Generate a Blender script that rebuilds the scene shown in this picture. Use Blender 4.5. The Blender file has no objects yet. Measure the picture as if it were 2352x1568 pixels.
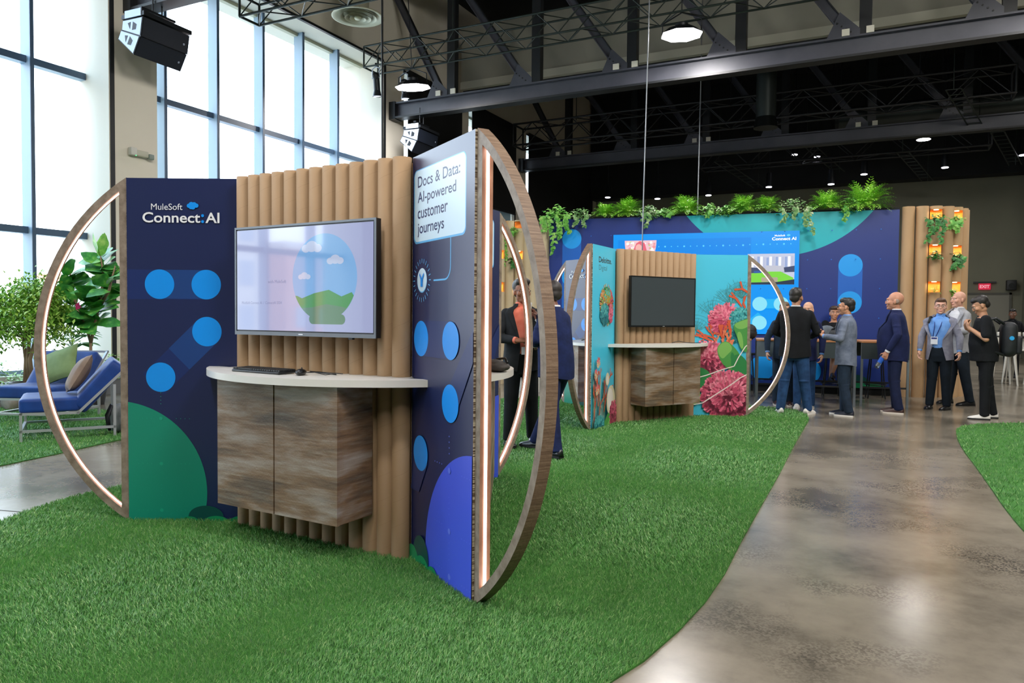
import bpy, bmesh, math, random
import numpy as np
from mathutils import Vector, Matrix, Euler
random.seed(7); rng = np.random.default_rng(7)
sc = bpy.context.scene
COL = sc.collection
R = math.radians

# ---------------------------------------------------------------- camera
CAM_Z = 1.432
cam_d = bpy.data.cameras.new('camera'); cam = bpy.data.objects.new('camera', cam_d); COL.objects.link(cam)
_p, _y, _roll = R(2.0), R(26.7), 0.0095
fw = Vector((-math.sin(_y)*math.cos(_p), math.cos(_y)*math.cos(_p), -math.sin(_p)))
_r0 = Vector((math.cos(_y), math.sin(_y), 0)); _u0 = _r0.cross(fw)
_rt = math.cos(_roll)*_r0 + math.sin(_roll)*_u0; _up = -math.sin(_roll)*_r0 + math.cos(_roll)*_u0
cam.matrix_world = Matrix(((_rt.x, _up.x, -fw.x, 0), (_rt.y, _up.y, -fw.y, 0), (_rt.z, _up.z, -fw.z, CAM_Z), (0, 0, 0, 1)))
cam_d.sensor_width = 36; cam_d.lens = 1700/2352*36; cam_d.clip_end = 400
cam_d.dof.use_dof = False
sc.camera = cam

# ---------------------------------------------------------------- world, exposure
sc.view_settings.view_transform = 'Standard'; sc.view_settings.look = 'None'
sc.view_settings.exposure = 0.30; sc.view_settings.gamma = 1.0; sc.view_settings.use_curve_mapping = False
w = bpy.data.worlds.new('sky'); sc.world = w; w.use_nodes = True
_n = w.node_tree.nodes; _l = w.node_tree.links
bg = _n['Background']; bg.inputs['Strength'].default_value = 6.0
_tc = _n.new('ShaderNodeTexCoord'); _sx = _n.new('ShaderNodeSeparateXYZ'); _rp = _n.new('ShaderNodeValToRGB')
_l.new(_tc.outputs['Generated'], _sx.inputs[0]); _l.new(_sx.outputs['Z'], _rp.inputs[0]); _l.new(_rp.outputs[0], bg.inputs[0])
_rp.color_ramp.elements[0].position = 0.0; _rp.color_ramp.elements[0].color = (.90, .95, 1, 1)
_rp.color_ramp.elements[1].position = 0.7; _rp.color_ramp.elements[1].color = (.50, .74, 1, 1)
sc.cycles.max_bounces = 7; sc.cycles.diffuse_bounces = 4; sc.cycles.glossy_bounces = 3
sc.cycles.transparent_max_bounces = 10; sc.cycles.transmission_bounces = 3
sc.cycles.sample_clamp_indirect = 6.0; sc.cycles.caustics_reflective = False; sc.cycles.caustics_refractive = False
sc.cycles.use_denoising = True

def area(name, loc, rot, sx, sy, power, col=(1, 1, 1), portal=False, spread=None):
    d = bpy.data.lights.new(name, 'AREA'); d.shape = 'RECTANGLE'; d.size = sx; d.size_y = sy; d.energy = power; d.color = col
    if portal: d.cycles.is_portal = True
    if spread: d.spread = spread
    o = bpy.data.objects.new(name, d); COL.objects.link(o); o.location = loc; o.rotation_euler = rot
    return o
BAYS = [(-14.88, -7.64), (-6.64, .60), (1.60, 8.84), (9.84, 17.08), (18.08, 25.32), (26.32, 33.56)]
XG, XF, ZH = -13.5, -12.7, 8.5
for b0, b1 in BAYS[:5]:
    area('window_daylight', (XG-.05, (b0+b1)/2, 4.4), (0, R(-90), 0), 8.2, b1-b0, 0, portal=True)

# added fill lights, unseen and without fixtures, brightening piers, beams and ceiling pocket
def wash(loc, aim, size, power, col=(1, .95, .88)):
    d = Vector(aim)-Vector(loc); o = area('unseen_fill_light', loc, (0, 0, 0), size, size, power, col); o.rotation_euler = d.to_track_quat('-Z', 'Y').to_euler(); return o
wash((5.5, 1.0, 9.0), (-12, 11, 6.5), 2.5, 620); wash((1.0, -4.0, 8.5), (-6, 12, 2.0), 2.5, 200); wash((6.0, 7.0, 9.5), (-3, 20, 8.0), 2.5, 420)
# ---------------------------------------------------------------- materials
def lin(h):
    if isinstance(h, str):
        h = h.lstrip('#'); c = [int(h[i:i+2], 16)/255 for i in (0, 2, 4)]
        return tuple(x/12.92 if x <= .04045 else ((x+.055)/1.055)**2.4 for x in c)
    return tuple(h)
_mc = {}
def M(name, col=(.5, .5, .5), rough=.5, metal=0., emit=None, es=1., spec=.5, coat=0., trans=0., alpha=1., sheen=0.):
    if name in _mc: return _mc[name]
    m = bpy.data.materials.new(name); m.use_nodes = True; b = m.node_tree.nodes['Principled BSDF']
    c = lin(col); b.inputs['Base Color'].default_value = (*c, 1); b.inputs['Roughness'].default_value = rough
    b.inputs['Metallic'].default_value = metal; b.inputs['Specular IOR Level'].default_value = spec
    b.inputs['Coat Weight'].default_value = coat; b.inputs['Sheen Weight'].default_value = sheen
    b.inputs['Transmission Weight'].default_value = trans
    if emit is not None:
        b.inputs['Emission Color'].default_value = (*lin(emit), 1); b.inputs['Emission Strength'].default_value = es
    _mc[name] = m
    return m
def noise_mat(name, cols, scale=(4, 4, 4), detail=6, rough=.6, bump=0., bscale=40, stops=None, nrough=.6, dist=0., coat=0., coord='Object', spec=.5, rvar=0.):
    if name in _mc: return _mc[name]
    m = M(name, cols[0], rough, coat=coat, spec=spec); nt = m.node_tree; N = nt.nodes; L = nt.links; b = N['Principled BSDF']
    tc = N.new('ShaderNodeTexCoord'); mp = N.new('ShaderNodeMapping'); mp.inputs['Scale'].default_value = scale
    no = N.new('ShaderNodeTexNoise'); no.inputs['Scale'].default_value = 1; no.inputs['Detail'].default_value = detail
    no.inputs['Roughness'].default_value = nrough; no.inputs['Distortion'].default_value = dist
    L.new(tc.outputs[coord], mp.inputs[0]); L.new(mp.outputs[0], no.inputs['Vector'])
    cr = N.new('ShaderNodeValToRGB'); els = cr.color_ramp.elements
    stops = stops or [.3+.4*i/(len(cols)-1) for i in range(len(cols))]
    while len(els) < len(cols): els.new(.5)
    for e, s, c in zip(els, stops, cols): e.position = s; e.color = (*lin(c), 1)
    L.new(no.outputs['Fac'], cr.inputs[0]); L.new(cr.outputs[0], b.inputs['Base Color'])
    if rvar:
        mr = N.new('ShaderNodeMapRange'); mr.inputs['To Min'].default_value = rough-rvar; mr.inputs['To Max'].default_value = rough+rvar
        L.new(no.outputs['Fac'], mr.inputs[0]); L.new(mr.outputs[0], b.inputs['Roughness'])
    if bump:
        n2 = N.new('ShaderNodeTexNoise'); n2.inputs['Scale'].default_value = bscale; n2.inputs['Detail'].default_value = 3
        L.new(mp.outputs[0] if bscale < 0 else tc.outputs[coord], n2.inputs['Vector'])
        bp = N.new('ShaderNodeBump'); bp.inputs['Strength'].default_value = bump; bp.inputs['Distance'].default_value = .01
        L.new(n2.outputs['Fac'], bp.inputs['Height']); L.new(bp.outputs[0], b.inputs['Normal'])
    return m
def glass_mat():
    m = bpy.data.materials.new('window_glass'); m.use_nodes = True; N = m.node_tree.nodes; L = m.node_tree.links
    N.remove(N['Principled BSDF']); t = N.new('ShaderNodeBsdfTransparent'); t.inputs[0].default_value = (.96, .99, 1, 1)
    g = N.new('ShaderNodeBsdfGlossy'); g.inputs['Roughness'].default_value = .02; mx = N.new('ShaderNodeMixShader')
    fr = N.new('ShaderNodeFresnel'); fr.inputs[0].default_value = 1.35
    L.new(fr.outputs[0], mx.inputs[0]); L.new(t.outputs[0], mx.inputs[1]); L.new(g.outputs[0], mx.inputs[2])
    L.new(mx.outputs[0], N['Material Output'].inputs[0]); return m
GLASS = glass_mat()

# ---------------------------------------------------------------- mesh builder
class MB:
    def __init__(s): s.v = []; s.f = []; s.m = []; s.s = []; s.mats = []
    def mi(s, mat):
        if mat not in s.mats: s.mats.append(mat)
        return s.mats.index(mat)
    def add(s, vs, fs, mat, smooth=False, X=None):
        o = len(s.v); k = s.mi(mat)
        s.v.extend([tuple(X @ Vector(v)) if X is not None else tuple(v) for v in vs])
        for f in fs: s.f.append([i+o for i in f]); s.m.append(k); s.s.append(smooth)
        return s
    def box(s, c, d, mat, X=None, rz=0):
        hx, hy, hz = d[0]/2, d[1]/2, d[2]/2
        T = Matrix.Translation(c) @ Matrix.Rotation(rz, 4, 'Z')
        if X is not None: T = X @ T
        vs = [(x, y, z) for x in (-hx, hx) for y in (-hy, hy) for z in (-hz, hz)]
        return s.add(vs, [(0, 1, 3, 2), (4, 6, 7, 5), (0, 4, 5, 1), (2, 3, 7, 6), (0, 2, 6, 4), (1, 5, 7, 3)], mat, X=T)
    def bx(s, x0, x1, y0, y1, z0, z1, mat, X=None):
        return s.box(((x0+x1)/2, (y0+y1)/2, (z0+z1)/2), (abs(x1-x0), abs(y1-y0), abs(z1-z0)), mat, X)
    def rbox(s, c, d, r, mat, X=None, n=3):
        # box with rounded edges (superellipsoid grid)
        bm = bmesh.new(); bmesh.ops.create_cube(bm, size=1)
        bmesh.ops.scale(bm, vec=d, verts=bm.verts)
        bmesh.ops.bevel(bm, geom=bm.edges[:], offset=min(r, min(d)*.49), segments=n, profile=.5, affect='EDGES')
        T = Matrix.Translation(c)
        if X is not None: T = X @ T
        bm.verts.index_update()
        s.add([v.co[:] for v in bm.verts], [[v.index for v in f.verts] for f in bm.faces], mat, True, T); bm.free(); return s
    def cyl(s, a, b, r0, mat, r1=None, n=16, caps=True, smooth=True, X=None):
        a = Vector(a); b = Vector(b); r1 = r0 if r1 is None else r1; d = (b-a)
        if d.length < 1e-9: return s
        q = d.to_track_quat('Z', 'Y'); vs = []
        for p, r in ((a, r0), (b, r1)):
            for i in range(n):
                t = 2*math.pi*i/n; vs.append(p + q @ Vector((r*math.cos(t), r*math.sin(t), 0)))
        s.add(vs, [(i, (i+1) % n, n+(i+1) % n, n+i) for i in range(n)], mat, smooth, X)
        if caps: s.add(vs, [list(range(n))[::-1], list(range(n, 2*n))], mat, False, X)
        return s
    def path(s, pts, r, mat, n=8, X=None, closed=False):
        pts = [Vector(p) for p in pts]; N = len(pts); vs = []; rr = r if isinstance(r, (list, tuple)) else [r]*N
        prev = None
        for i, p in enumerate(pts):
            d = (pts[min(i+1, N-1)]-pts[max(i-1, 0)]).normalized()
            if prev is None:
                up = Vector((0, 0, 1)) if abs(d.z) < .9 else Vector((1, 0, 0)); a = d.cross(up).normalized()
            else: a = (prev - d*prev.dot(d)).normalized()
            b = d.cross(a); prev = a
            for k in range(n):
                t = 2*math.pi*k/n; vs.append(p + rr[i]*(math.cos(t)*a+math.sin(t)*b))
        fs = [(i*n+k, i*n+(k+1) % n, (i+1)*n+(k+1) % n, (i+1)*n+k) for i in range(N-1) for k in range(n)]
        fs += [list(range(n))[::-1], list(range((N-1)*n, N*n))]
        return s.add(vs, fs, mat, True, X)
    def lathe(s, prof, mat, c=(0, 0, 0), n=24, X=None, smooth=True, caps=True):
        vs = [(c[0]+r*math.cos(2*math.pi*k/n), c[1]+r*math.sin(2*math.pi*k/n), c[2]+z) for r, z in prof for k in range(n)]
        fs = [(i*n+k, i*n+(k+1) % n, (i+1)*n+(k+1) % n, (i+1)*n+k) for i in range(len(prof)-1) for k in range(n)]
        if caps: fs += [list(range(n))[::-1], list(range((len(prof)-1)*n, len(prof)*n))]
        return s.add(vs, fs, mat, smooth, X)
    def ell(s, c, r, mat, n=16, X=None, rot=None):
        h = n//2; vs = []; fs = []
        for i in range(h+1):
            p = math.pi*i/h
            for k in range(n):
                t = 2*math.pi*k/n; vs.append((r[0]*math.sin(p)*math.cos(t), r[1]*math.sin(p)*math.sin(t), r[2]*math.cos(p)))
        for i in range(h):
            for k in range(n): fs.append((i*n+k, (i+1)*n+k, (i+1)*n+(k+1) % n, i*n+(k+1) % n))
        T = Matrix.Translation(c)
        if rot is not None: T = T @ rot.to_4x4()
        if X is not None: T = X @ T
        return s.add(vs, fs, mat, True, T)
    def loft(s, rings, mat, smooth=True, caps=True, X=None, closed=True):
        n = len(rings[0]); vs = [p for r in rings for p in r]
        m = n if closed else n-1
        fs = [(i*n+k, i*n+(k+1) % n, (i+1)*n+(k+1) % n, (i+1)*n+k) for i in range(len(rings)-1) for k in range(m)]
        if caps: fs += [list(range(n))[::-1], list(range((len(rings)-1)*n, len(rings)*n))]
        return s.add(vs, fs, mat, smooth, X)
    def prism(s, poly, z0, z1, mat, X=None, side=None, smooth=False):
        n = len(poly); vs = [(p[0], p[1], z0) for p in poly]+[(p[0], p[1], z1) for p in poly]
        s.add(vs, [list(range(n))[::-1], list(range(n, 2*n))], mat, False, X)
        return s.add(vs, [(i, (i+1) % n, n+(i+1) % n, n+i) for i in range(n)], side or mat, smooth, X)
    def mesh(s, name):
        me = bpy.data.meshes.new(name); me.from_pydata(s.v, [], s.f)
        for m in s.mats: me.materials.append(m)
        me.polygons.foreach_set('material_index', s.m); me.polygons.foreach_set('use_smooth', s.s); me.update(); return me
    def build(s, name, parent=None, X=None):
        o = bpy.data.objects.new(name, s.mesh(name)); COL.objects.link(o)
        if parent is not None: o.parent = parent
        if X is not None: o.matrix_local = X
        return o
def tag(o, label=None, cat=None, group=None, kind=None):
    if label: o['label'] = label
    if cat: o['category'] = cat
    if group: o['group'] = group
    if kind: o['kind'] = kind
    return o
def empty(name, X=None, label=None, cat=None, group=None, kind=None):
    o = bpy.data.objects.new(name, None); COL.objects.link(o); o.empty_display_size = .1
    if X is not None: o.matrix_world = X
    return tag(o, label, cat, group, kind)
def copy_tree(o, parent=None):
    c = o.copy(); COL.objects.link(c)
    if parent is not None: c.parent = parent
    for ch in [x for x in bpy.data.objects if x.parent == o]: copy_tree(ch, c)
    return c
def TR(x=0, y=0, z=0, rz=0): return Matrix.Translation((x, y, z)) @ Matrix.Rotation(rz, 4, 'Z')
_tx = {}
def text_geo(t, bold=0.):
    k = (t, bold)
    if k in _tx: return _tx[k]
    cu = bpy.data.curves.new('t', 'FONT'); cu.body = t; cu.size = 1; cu.offset = bold; cu.resolution_u = 4
    ob = bpy.data.objects.new('t', cu); COL.objects.link(ob); dg = bpy.context.evaluated_depsgraph_get()
    me = ob.evaluated_get(dg).to_mesh(); v = np.array([x.co[:] for x in me.vertices]); f = [list(p.vertices) for p in me.polygons]
    ob.evaluated_get(dg).to_mesh_clear(); bpy.data.objects.remove(ob); bpy.data.curves.remove(cu)
    lo = v.min(0); hi = v.max(0); _tx[k] = (v[:, :2]-lo[:2], f, hi[0]-lo[0], hi[1]-lo[1]); return _tx[k]
def clip(poly, lo, hi):
    for ax, lim, sg in ((0, lo[0], 1), (0, hi[0], -1), (1, lo[1], 1), (1, hi[1], -1)):
        out = []
        for i in range(len(poly)):
            a, b = poly[i-1], poly[i]; ia = sg*(a[ax]-lim) >= 0; ib = sg*(b[ax]-lim) >= 0
            if ia != ib:
                t = (lim-a[ax])/(b[ax]-a[ax]); out.append((a[0]+t*(b[0]-a[0]), a[1]+t*(b[1]-a[1])))
            if ib: out.append(b)
        poly = out
        if not poly: return []
    return poly
def circ(c, r, n=48, ry=None, a0=0): return [(c[0]+r*math.cos(a0+2*math.pi*i/n), c[1]+(ry or r)*math.sin(a0+2*math.pi*i/n)) for i in range(n)]
def rrect(x0, y0, x1, y1, r, n=6):
    out = []
    for cx, cy, a in ((x1-r, y1-r, 0), (x0+r, y1-r, 90), (x0+r, y0+r, 180), (x1-r, y0+r, 270)):
        out += [(cx+r*math.cos(R(a+90*i/n)), cy+r*math.sin(R(a+90*i/n))) for i in range(n+1)]
    return out
class Art:
    """flat printed shapes on a rectangle (u right, v up), each a hair above the last"""
    def __init__(s, mb, X, w, h, v0=0., u0=0., step=.00012): s.mb = mb; s.X = X; s.w = w; s.h = h; s.v0 = v0; s.u0 = u0; s.k = 1; s.step = step
    def poly(s, p, mat):
        p = clip(p, (s.u0, s.v0), (s.u0+s.w, s.v0+s.h))
        if len(p) > 2: s.mb.add([(a, -s.k*s.step, b) for a, b in p], [list(range(len(p)))], mat, False, s.X); s.k += 1
    def many(s, ps, mat):
        for p in ps:
            p = clip(p, (s.u0, s.v0), (s.u0+s.w, s.v0+s.h))
            if len(p) > 2: s.mb.add([(a, -s.k*s.step, b) for a, b in p], [list(range(len(p)))], mat, False, s.X)
        s.k += 1
    def text(s, t, u, v, h=None, wd=None, mat=None, bold=0., center=False):
        g, f, tw, th = text_geo(t, bold); sy = h/th if h else wd/tw; sx = wd/tw if wd else sy
        if center: u -= tw*sx/2
        s.mb.add([(u+a*sx, -s.k*s.step, v+b*sy) for a, b in g], f, mat, False, s.X); s.k += 1
    def line(s, pts, wd, mat):
        for a, b in zip(pts, pts[1:]):
            d = Vector((b[0]-a[0], b[1]-a[1])); n = Vector((-d.y, d.x)).normalized()*wd/2
            s.poly([(a[0]+n.x, a[1]+n.y), (a[0]-n.x, a[1]-n.y), (b[0]-n.x, b[1]-n.y), (b[0]+n.x, b[1]+n.y)], mat); s.k -= 1
        s.k += 1

# ---------------------------------------------------------------- room
concrete = noise_mat('polished_concrete', ['#605a4f', '#7e7668', '#8f8677'], scale=(.9, .9, .9), detail=9, rough=.20, rvar=.05, nrough=.65, spec=.36, stops=[.36, .5, .66])
def _conc():
    N = concrete.node_tree.nodes; L = concrete.node_tree.links; b = N['Principled BSDF']; cr = [n for n in N if n.type == 'VALTORGB'][0]
    tc = N.new('ShaderNodeTexCoord')
    vo = N.new('ShaderNodeTexVoronoi'); vo.inputs['Scale'].default_value = 95; L.new(tc.outputs['Object'], vo.inputs['Vector'])
    n2 = N.new('ShaderNodeTexNoise'); n2.inputs['Scale'].default_value = 1.1; n2.inputs['Detail'].default_value = 3; L.new(tc.outputs['Object'], n2.inputs['Vector'])
    r1 = N.new('ShaderNodeMapRange'); r1.inputs[1].default_value = .50; r1.inputs[2].default_value = .68; L.new(n2.outputs['Fac'], r1.inputs[0])
    r2 = N.new('ShaderNodeValToRGB'); r2.color_ramp.elements[0].position = .35; r2.color_ramp.elements[1].position = .62; 
    r2.color_ramp.elements[0].color = (.30, .30, .31, 1); r2.color_ramp.elements[1].color = (1, 1, 1, 1); L.new(vo.outputs['Color'], r2.inputs[0])
    mx = N.new('ShaderNodeMix'); mx.data_type = 'RGBA'; mx.blend_type = 'MULTIPLY'
    L.new(r1.outputs[0], mx.inputs['Factor']); L.new(cr.outputs[0], mx.inputs['A']); L.new(r2.outputs[0], mx.inputs['B'])
    L.new(mx.outputs['Result'], b.inputs['Base Color'])
_conc()
wallm = noise_mat('wall_paint', ['#d6d1c2', '#ded9cb'], scale=(.6, .6, .6), rough=.75)
darkm = M('black_steel', '#16191c', .45, spec=.5)
darkest = noise_mat('black_paint', ['#0b0d0f', '#121517'], scale=(1, 1, 1), rough=.8)
greym = noise_mat('far_wall_grey', ['#7b7a68', '#868573'], scale=(.5, .5, .5), rough=.85)
XR, YB, YF, ZC = 12.0, -15.0, 34.2, 11.6
tag(MB().bx(-14.6, XR, YB, YF, -.2, 0, concrete).build('floor'), kind='structure')
tag(MB().bx(-14.6, XR, YB, YF, ZC, ZC+.2, darkest).build('ceiling'), kind='structure')
o = MB()
edges = [YB] + [e for b in BAYS for e in b] + [YF]
for i in range(0, len(edges), 2): o.bx(-14.1, XF, edges[i], edges[i+1], 0, ZC, wallm)
for b0, b1 in BAYS: o.bx(-14.1, XF, b0, b1, ZH, ZC, wallm); o.bx(-13.9, XF-.5, b0, b1, 0, .32, wallm)
tag(o.build('wall_left'), kind='structure')
tag(MB().bx(-14.6, XR, YF, YF+.2, 0, ZC, greym).build('wall_far'), kind='structure')
tag(MB().bx(XR, XR+.2, YB, YF, 0, ZC, greym).build('wall_right'), kind='structure')
tag(MB().bx(-14.6, XR, YB-.2, YB, 0, ZC, greym).build('wall_back'), kind='structure')
tag(MB().bx(4.7, 4.9, 27.5, YF, 0, ZC, greym).build('wall_return'), kind='structure')
tag(MB().bx(-12.6, 4.7, 33.2, 34.0, 6.95, ZC, darkest).build('ceiling_bulkhead'), kind='structure')

mull = M('mullion_side_skylit', '#8fa6ba', .45, metal=.0, spec=.6); mulf = M('mullion_front', '#39516b', .4, spec=.6); trl = M('transom_light', '#a9ab94', .5)  # reflected skylight put into the paler side colour; room-facing fronts darker
for wi, (b0, b1) in enumerate(BAYS):
    W = empty('window_%d' % (wi+1), kind='structure')
    ys = [b0 + (.62 if wi >= 3 else 1.05) + 1.338*i for i in range(5)] if wi != 2 else [b1-1.04-1.338*i for i in range(5)][::-1]
    for y in ys:
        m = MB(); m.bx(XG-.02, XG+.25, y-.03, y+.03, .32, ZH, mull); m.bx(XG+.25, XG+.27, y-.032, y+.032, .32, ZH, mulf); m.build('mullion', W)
    ya = [b0]+ys+[b1]
    for z in (5.78, 2.84):
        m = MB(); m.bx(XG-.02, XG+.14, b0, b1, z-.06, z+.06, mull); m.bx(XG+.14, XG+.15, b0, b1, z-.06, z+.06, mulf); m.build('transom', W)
    m = MB(); m.bx(XG-.02, XG+.1, b0, b1, ZH-.08, ZH, trl); m.bx(XG-.02, XG+.1, b0, b1, .32, .40, mull); m.build('window_frame', W)
    m = MB(); m.add([(XG, b0, .32), (XG, b1, .32), (XG, b1, ZH), (XG, b0, ZH)], [(0, 1, 2, 3)], GLASS); m.build('pane', W)
# dark shade tracks beside the piers
tr = MB()
for y in (.60, 8.84, 17.08, 25.32): tr.bx(XF-.03, XF+.02, y+.02, y+.10, 0, ZH, darkm)
for b0, b1 in BAYS: tr.bx(XF-.06, XF+.02, b0, b1, ZH-.01, ZH+.05, darkm)
tag(tr.build('trim_shade_track'), kind='structure')
# blackout shades on the windows beyond the first truss, pale panes below them
for i, (b0, b1) in enumerate(BAYS[4:6]):
    seg = [(b0+.0, 21.3), (21.85, b1)] if i == 0 else [(b0, b1)]
    lsh = bpy.data.materials.get('pale_shade') or M('pale_shade', '#a9c0c6', .9)
    if i == 0:
        tn = lsh.node_tree.nodes.new('ShaderNodeBsdfTranslucent'); tn.inputs[0].default_value = (.35, .42, .45, 1); mxs = lsh.node_tree.nodes.new('ShaderNodeMixShader'); mxs.inputs[0].default_value = .22
        LL = lsh.node_tree.links; LL.new(lsh.node_tree.nodes['Principled BSDF'].outputs[0], mxs.inputs[1]); LL.new(tn.outputs[0], mxs.inputs[2]); LL.new(mxs.outputs[0], lsh.node_tree.nodes['Material Output'].inputs[0])
        tag(MB().bx(XF-.10, XF-.01, 21.3, 21.85, .3, ZH, wallm).build('trim_pilaster'), kind='structure')
    tag(MB().bx(XF-.14, XF-.135, b0+.02, b1-.02, .34, 5.4, lsh).build('pale_shade'), 'pale translucent shade on the '+('tall window behind the talking men' if i == 0 else 'furthest window'), 'window shade')
    sh = empty('blackout_shade', label=['black blackout shade pulled down over the window behind the suspended speaker, in two widths', 'black blackout shade on the furthest window, behind the plant-topped wall'][i], cat='window shade')
    for s0, s1 in seg:
        m = MB(); m.bx(XF+.05, XF+.08, s0+.12, s1-.02, 5.3, ZH+.1, darkest); m.build('shade_fabric', sh)
        m = MB(); m.bx(XF+.04, XF+.09, s0+.12, s1-.02, 5.24, 5.3, darkm); m.build('hem_bar', sh)
# wall above windows is lit; joints in the floor
jt = M('joint', '#3a3733', .7); j = MB()
j.box((-8.5, 2.35, .001), (12, .008, .002), jt, rz=R(14)); j.box((3.0, 6.5, .001), (.008, 26, .002), jt, rz=R(-9))
tag(j.build('trim_floor_joint'), kind='structure')
# outside
ob = noise_mat('pale_facade', ['#d9d2c6', '#e6e0d6'], scale=(.3, .3, .3), rough=.9); owin = M('facade_window', '#a7b2bb', .4); obr = noise_mat('brick_facade', ['#c98f78', '#d7a18a'], scale=(.4, .4, .4), rough=.9)
def tower(x, y, wx, wy, z1, mat, label):
    t = empty('office_building', TR(x, y, -14), label=label, cat='building')
    m = MB(); m.bx(-wx/2, wx/2, -wy/2, wy/2, 0, z1+14, mat); m.build('facade', t)
    m = MB(); m.bx(-wx/2-.3, wx/2+.3, -wy/2-.3, wy/2+.3, z1+14, z1+14.6, ob); m.build('cornice', t)
    m = MB(); ny = int(wy/2.6)
    for iz in range(int((z1+12)/3.2)):
        for iy in range(ny): m.bx(wx/2-.02, wx/2+.06, -wy/2+.9+iy*2.6, -wy/2+2.1+iy*2.6, 1.4+iz*3.2, 3.2+iz*3.2, owin)
    m.build('window_grid', t)
tower(-47, 21, 12, 22, 2.4, ob, 'pale low building with a grid of windows, outside behind the leafy tree')
tower(-60, 52, 16, 26, 4.6, obr, 'brick-toned building outside, seen through the window behind the fig tree')
tower(-52, -16, 14, 26, 13.0, ob, 'tall pale building outside, reflected in the lit television')
tower(-58, -48, 14, 24, 7.0, obr, 'brick building outside, beyond the tall pale one')
tag(MB().bx(-130, -14.7, -90, 110, -14.3, -14.0, noise_mat('street', ['#b9b5ad', '#c9c5bd'], rough=.9)).build('ground_outside'), kind='structure')
# ---------------------------------------------------------------- booths
ply = noise_mat('weathered_plywood', ['#5d4a3a', '#7a6350', '#8d7863'], scale=(5, 5, 150), detail=6, rough=.6, bump=.25, bscale=60, stops=[.3, .5, .68])
plyside = noise_mat('plywood_face', ['#6b5b4c', '#97897a'], scale=(16, 16, 16), detail=6, rough=.6)
copper = noise_mat('copper_channel', ['#7c5440', '#a07a62'], scale=(12, 12, 6), rough=.45)
ledm = M('led_light', '#ffffff', emit='#ffeee8', es=6)
kraft = noise_mat('kraft_card', ['#8f7454', '#a38665'], scale=(1.5, 1.5, .8), rough=.72, bump=.05, bscale=80)
def _kraft():   # spiral seams of the wound card
    N = kraft.node_tree.nodes; L = kraft.node_tree.links; b = N['Principled BSDF']; cr = [n for n in N if n.type == 'VALTORGB'][0]
    uvn = N.new('ShaderNodeUVMap'); sp = N.new('ShaderNodeSeparateXYZ'); L.new(uvn.outputs[0], sp.inputs[0])
    a = N.new('ShaderNodeMath'); a.operation = 'SUBTRACT'; L.new(sp.outputs['X'], a.inputs[0]); L.new(sp.outputs['Y'], a.inputs[1])
    f = N.new('ShaderNodeMath'); f.operation = 'FRACT'; L.new(a.outputs[0], f.inputs[0])
    c = N.new('ShaderNodeMath'); c.operation = 'LESS_THAN'; c.inputs[1].default_value = .02; L.new(f.outputs[0], c.inputs[0])
    mx = N.new('ShaderNodeMix'); mx.data_type = 'RGBA'; L.new(c.outputs[0], mx.inputs['Factor']); L.new(cr.outputs[0], mx.inputs['A'])
    mx.inputs['B'].default_value = (*lin('#8f7454'), 1); L.new(mx.outputs['Result'], b.inputs['Base Color'])
_kraft()
vene = noise_mat('weathered_veneer', ['#2a211a', '#5c4531', '#7c6147', '#867767', '#aea294'], scale=(4.5, 4.5, 60), detail=12, rough=.5, nrough=.68, dist=.15, bump=.15, bscale=90, stops=[.28, .40, .50, .58, .70])
def _ven():     # broad grey and tan clouds under the fine streaks
    N = vene.node_tree.nodes; L = vene.node_tree.links; b = N['Principled BSDF']; cr = [n for n in N if n.type == 'VALTORGB'][0]
    tc = N.new('ShaderNodeTexCoord'); mp = N.new('ShaderNodeMapping'); mp.inputs['Scale'].default_value = (1.9, 1.9, 8); mp.inputs['Rotation'].default_value = (0, R(8), 0)
    no = N.new('ShaderNodeTexNoise'); no.inputs['Scale'].default_value = 1; no.inputs['Detail'].default_value = 5; no.inputs['Distortion'].default_value = .3
    L.new(tc.outputs['Object'], mp.inputs[0]); L.new(mp.outputs[0], no.inputs['Vector'])
    c2 = N.new('ShaderNodeValToRGB'); e = c2.color_ramp.elements; e.new(.5)
    for k, (p, c) in enumerate(((.38, '#45403a'), (.5, '#7d6248'), (.62, '#a59c92'))): e[k].position = p; e[k].color = (*lin(c), 1)
    L.new(no.outputs['Fac'], c2.inputs[0]); mx = N.new('ShaderNodeMix'); mx.data_type = 'RGBA'; mx.inputs['Factor'].default_value = .58
    L.new(cr.outputs[0], mx.inputs['A']); L.new(c2.outputs[0], mx.inputs['B']); L.new(mx.outputs['Result'], b.inputs['Base Color'])
_ven()
white_lam = M('white_laminate', '#dcdad4', .28, spec=.5)
GR = .34
navy = M('print_navy', '#15214f', GR, spec=.8); navy2 = M('print_navy_band', '#1c3f7c', GR, spec=.6); navy3 = M('print_navy_band_faint', '#1a2c63', GR, spec=.6)
azure = M('print_azure', '#0c90ee', GR, spec=.6); emer = M('print_green', '#12876f', GR, spec=.6); emer2 = M('print_green_dot', '#1a9a7c', GR, spec=.6)
bushd = M('print_bush_dark', '#0c4a45', GR); bushl = M('print_bush_light', '#158a55', GR); bushm = M('print_bush_leaf', '#0e6a45', GR)
peri = M('print_periwinkle', '#4257d8', GR, spec=.6); peri2 = M('print_periwinkle_dot', '#6074e2', GR); pal = M('print_pale_blue', '#cfe6f6', GR, spec=.6); palb = M('print_light_blue', '#63b4ea', GR)
txw = M('print_white', '#e3e6ea', GR); txn = M('print_ink', '#1f2f62', GR); txk = M('print_black', '#121a26', GR)
cyan = M('print_cyan', '#48c2e2', GR, spec=.6); honey = noise_mat('honeycomb_edge', ['#5c4a36', '#cbbfa8'], scale=(1, 1, 130), detail=1, rough=.8, stops=[.42, .58])
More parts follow.
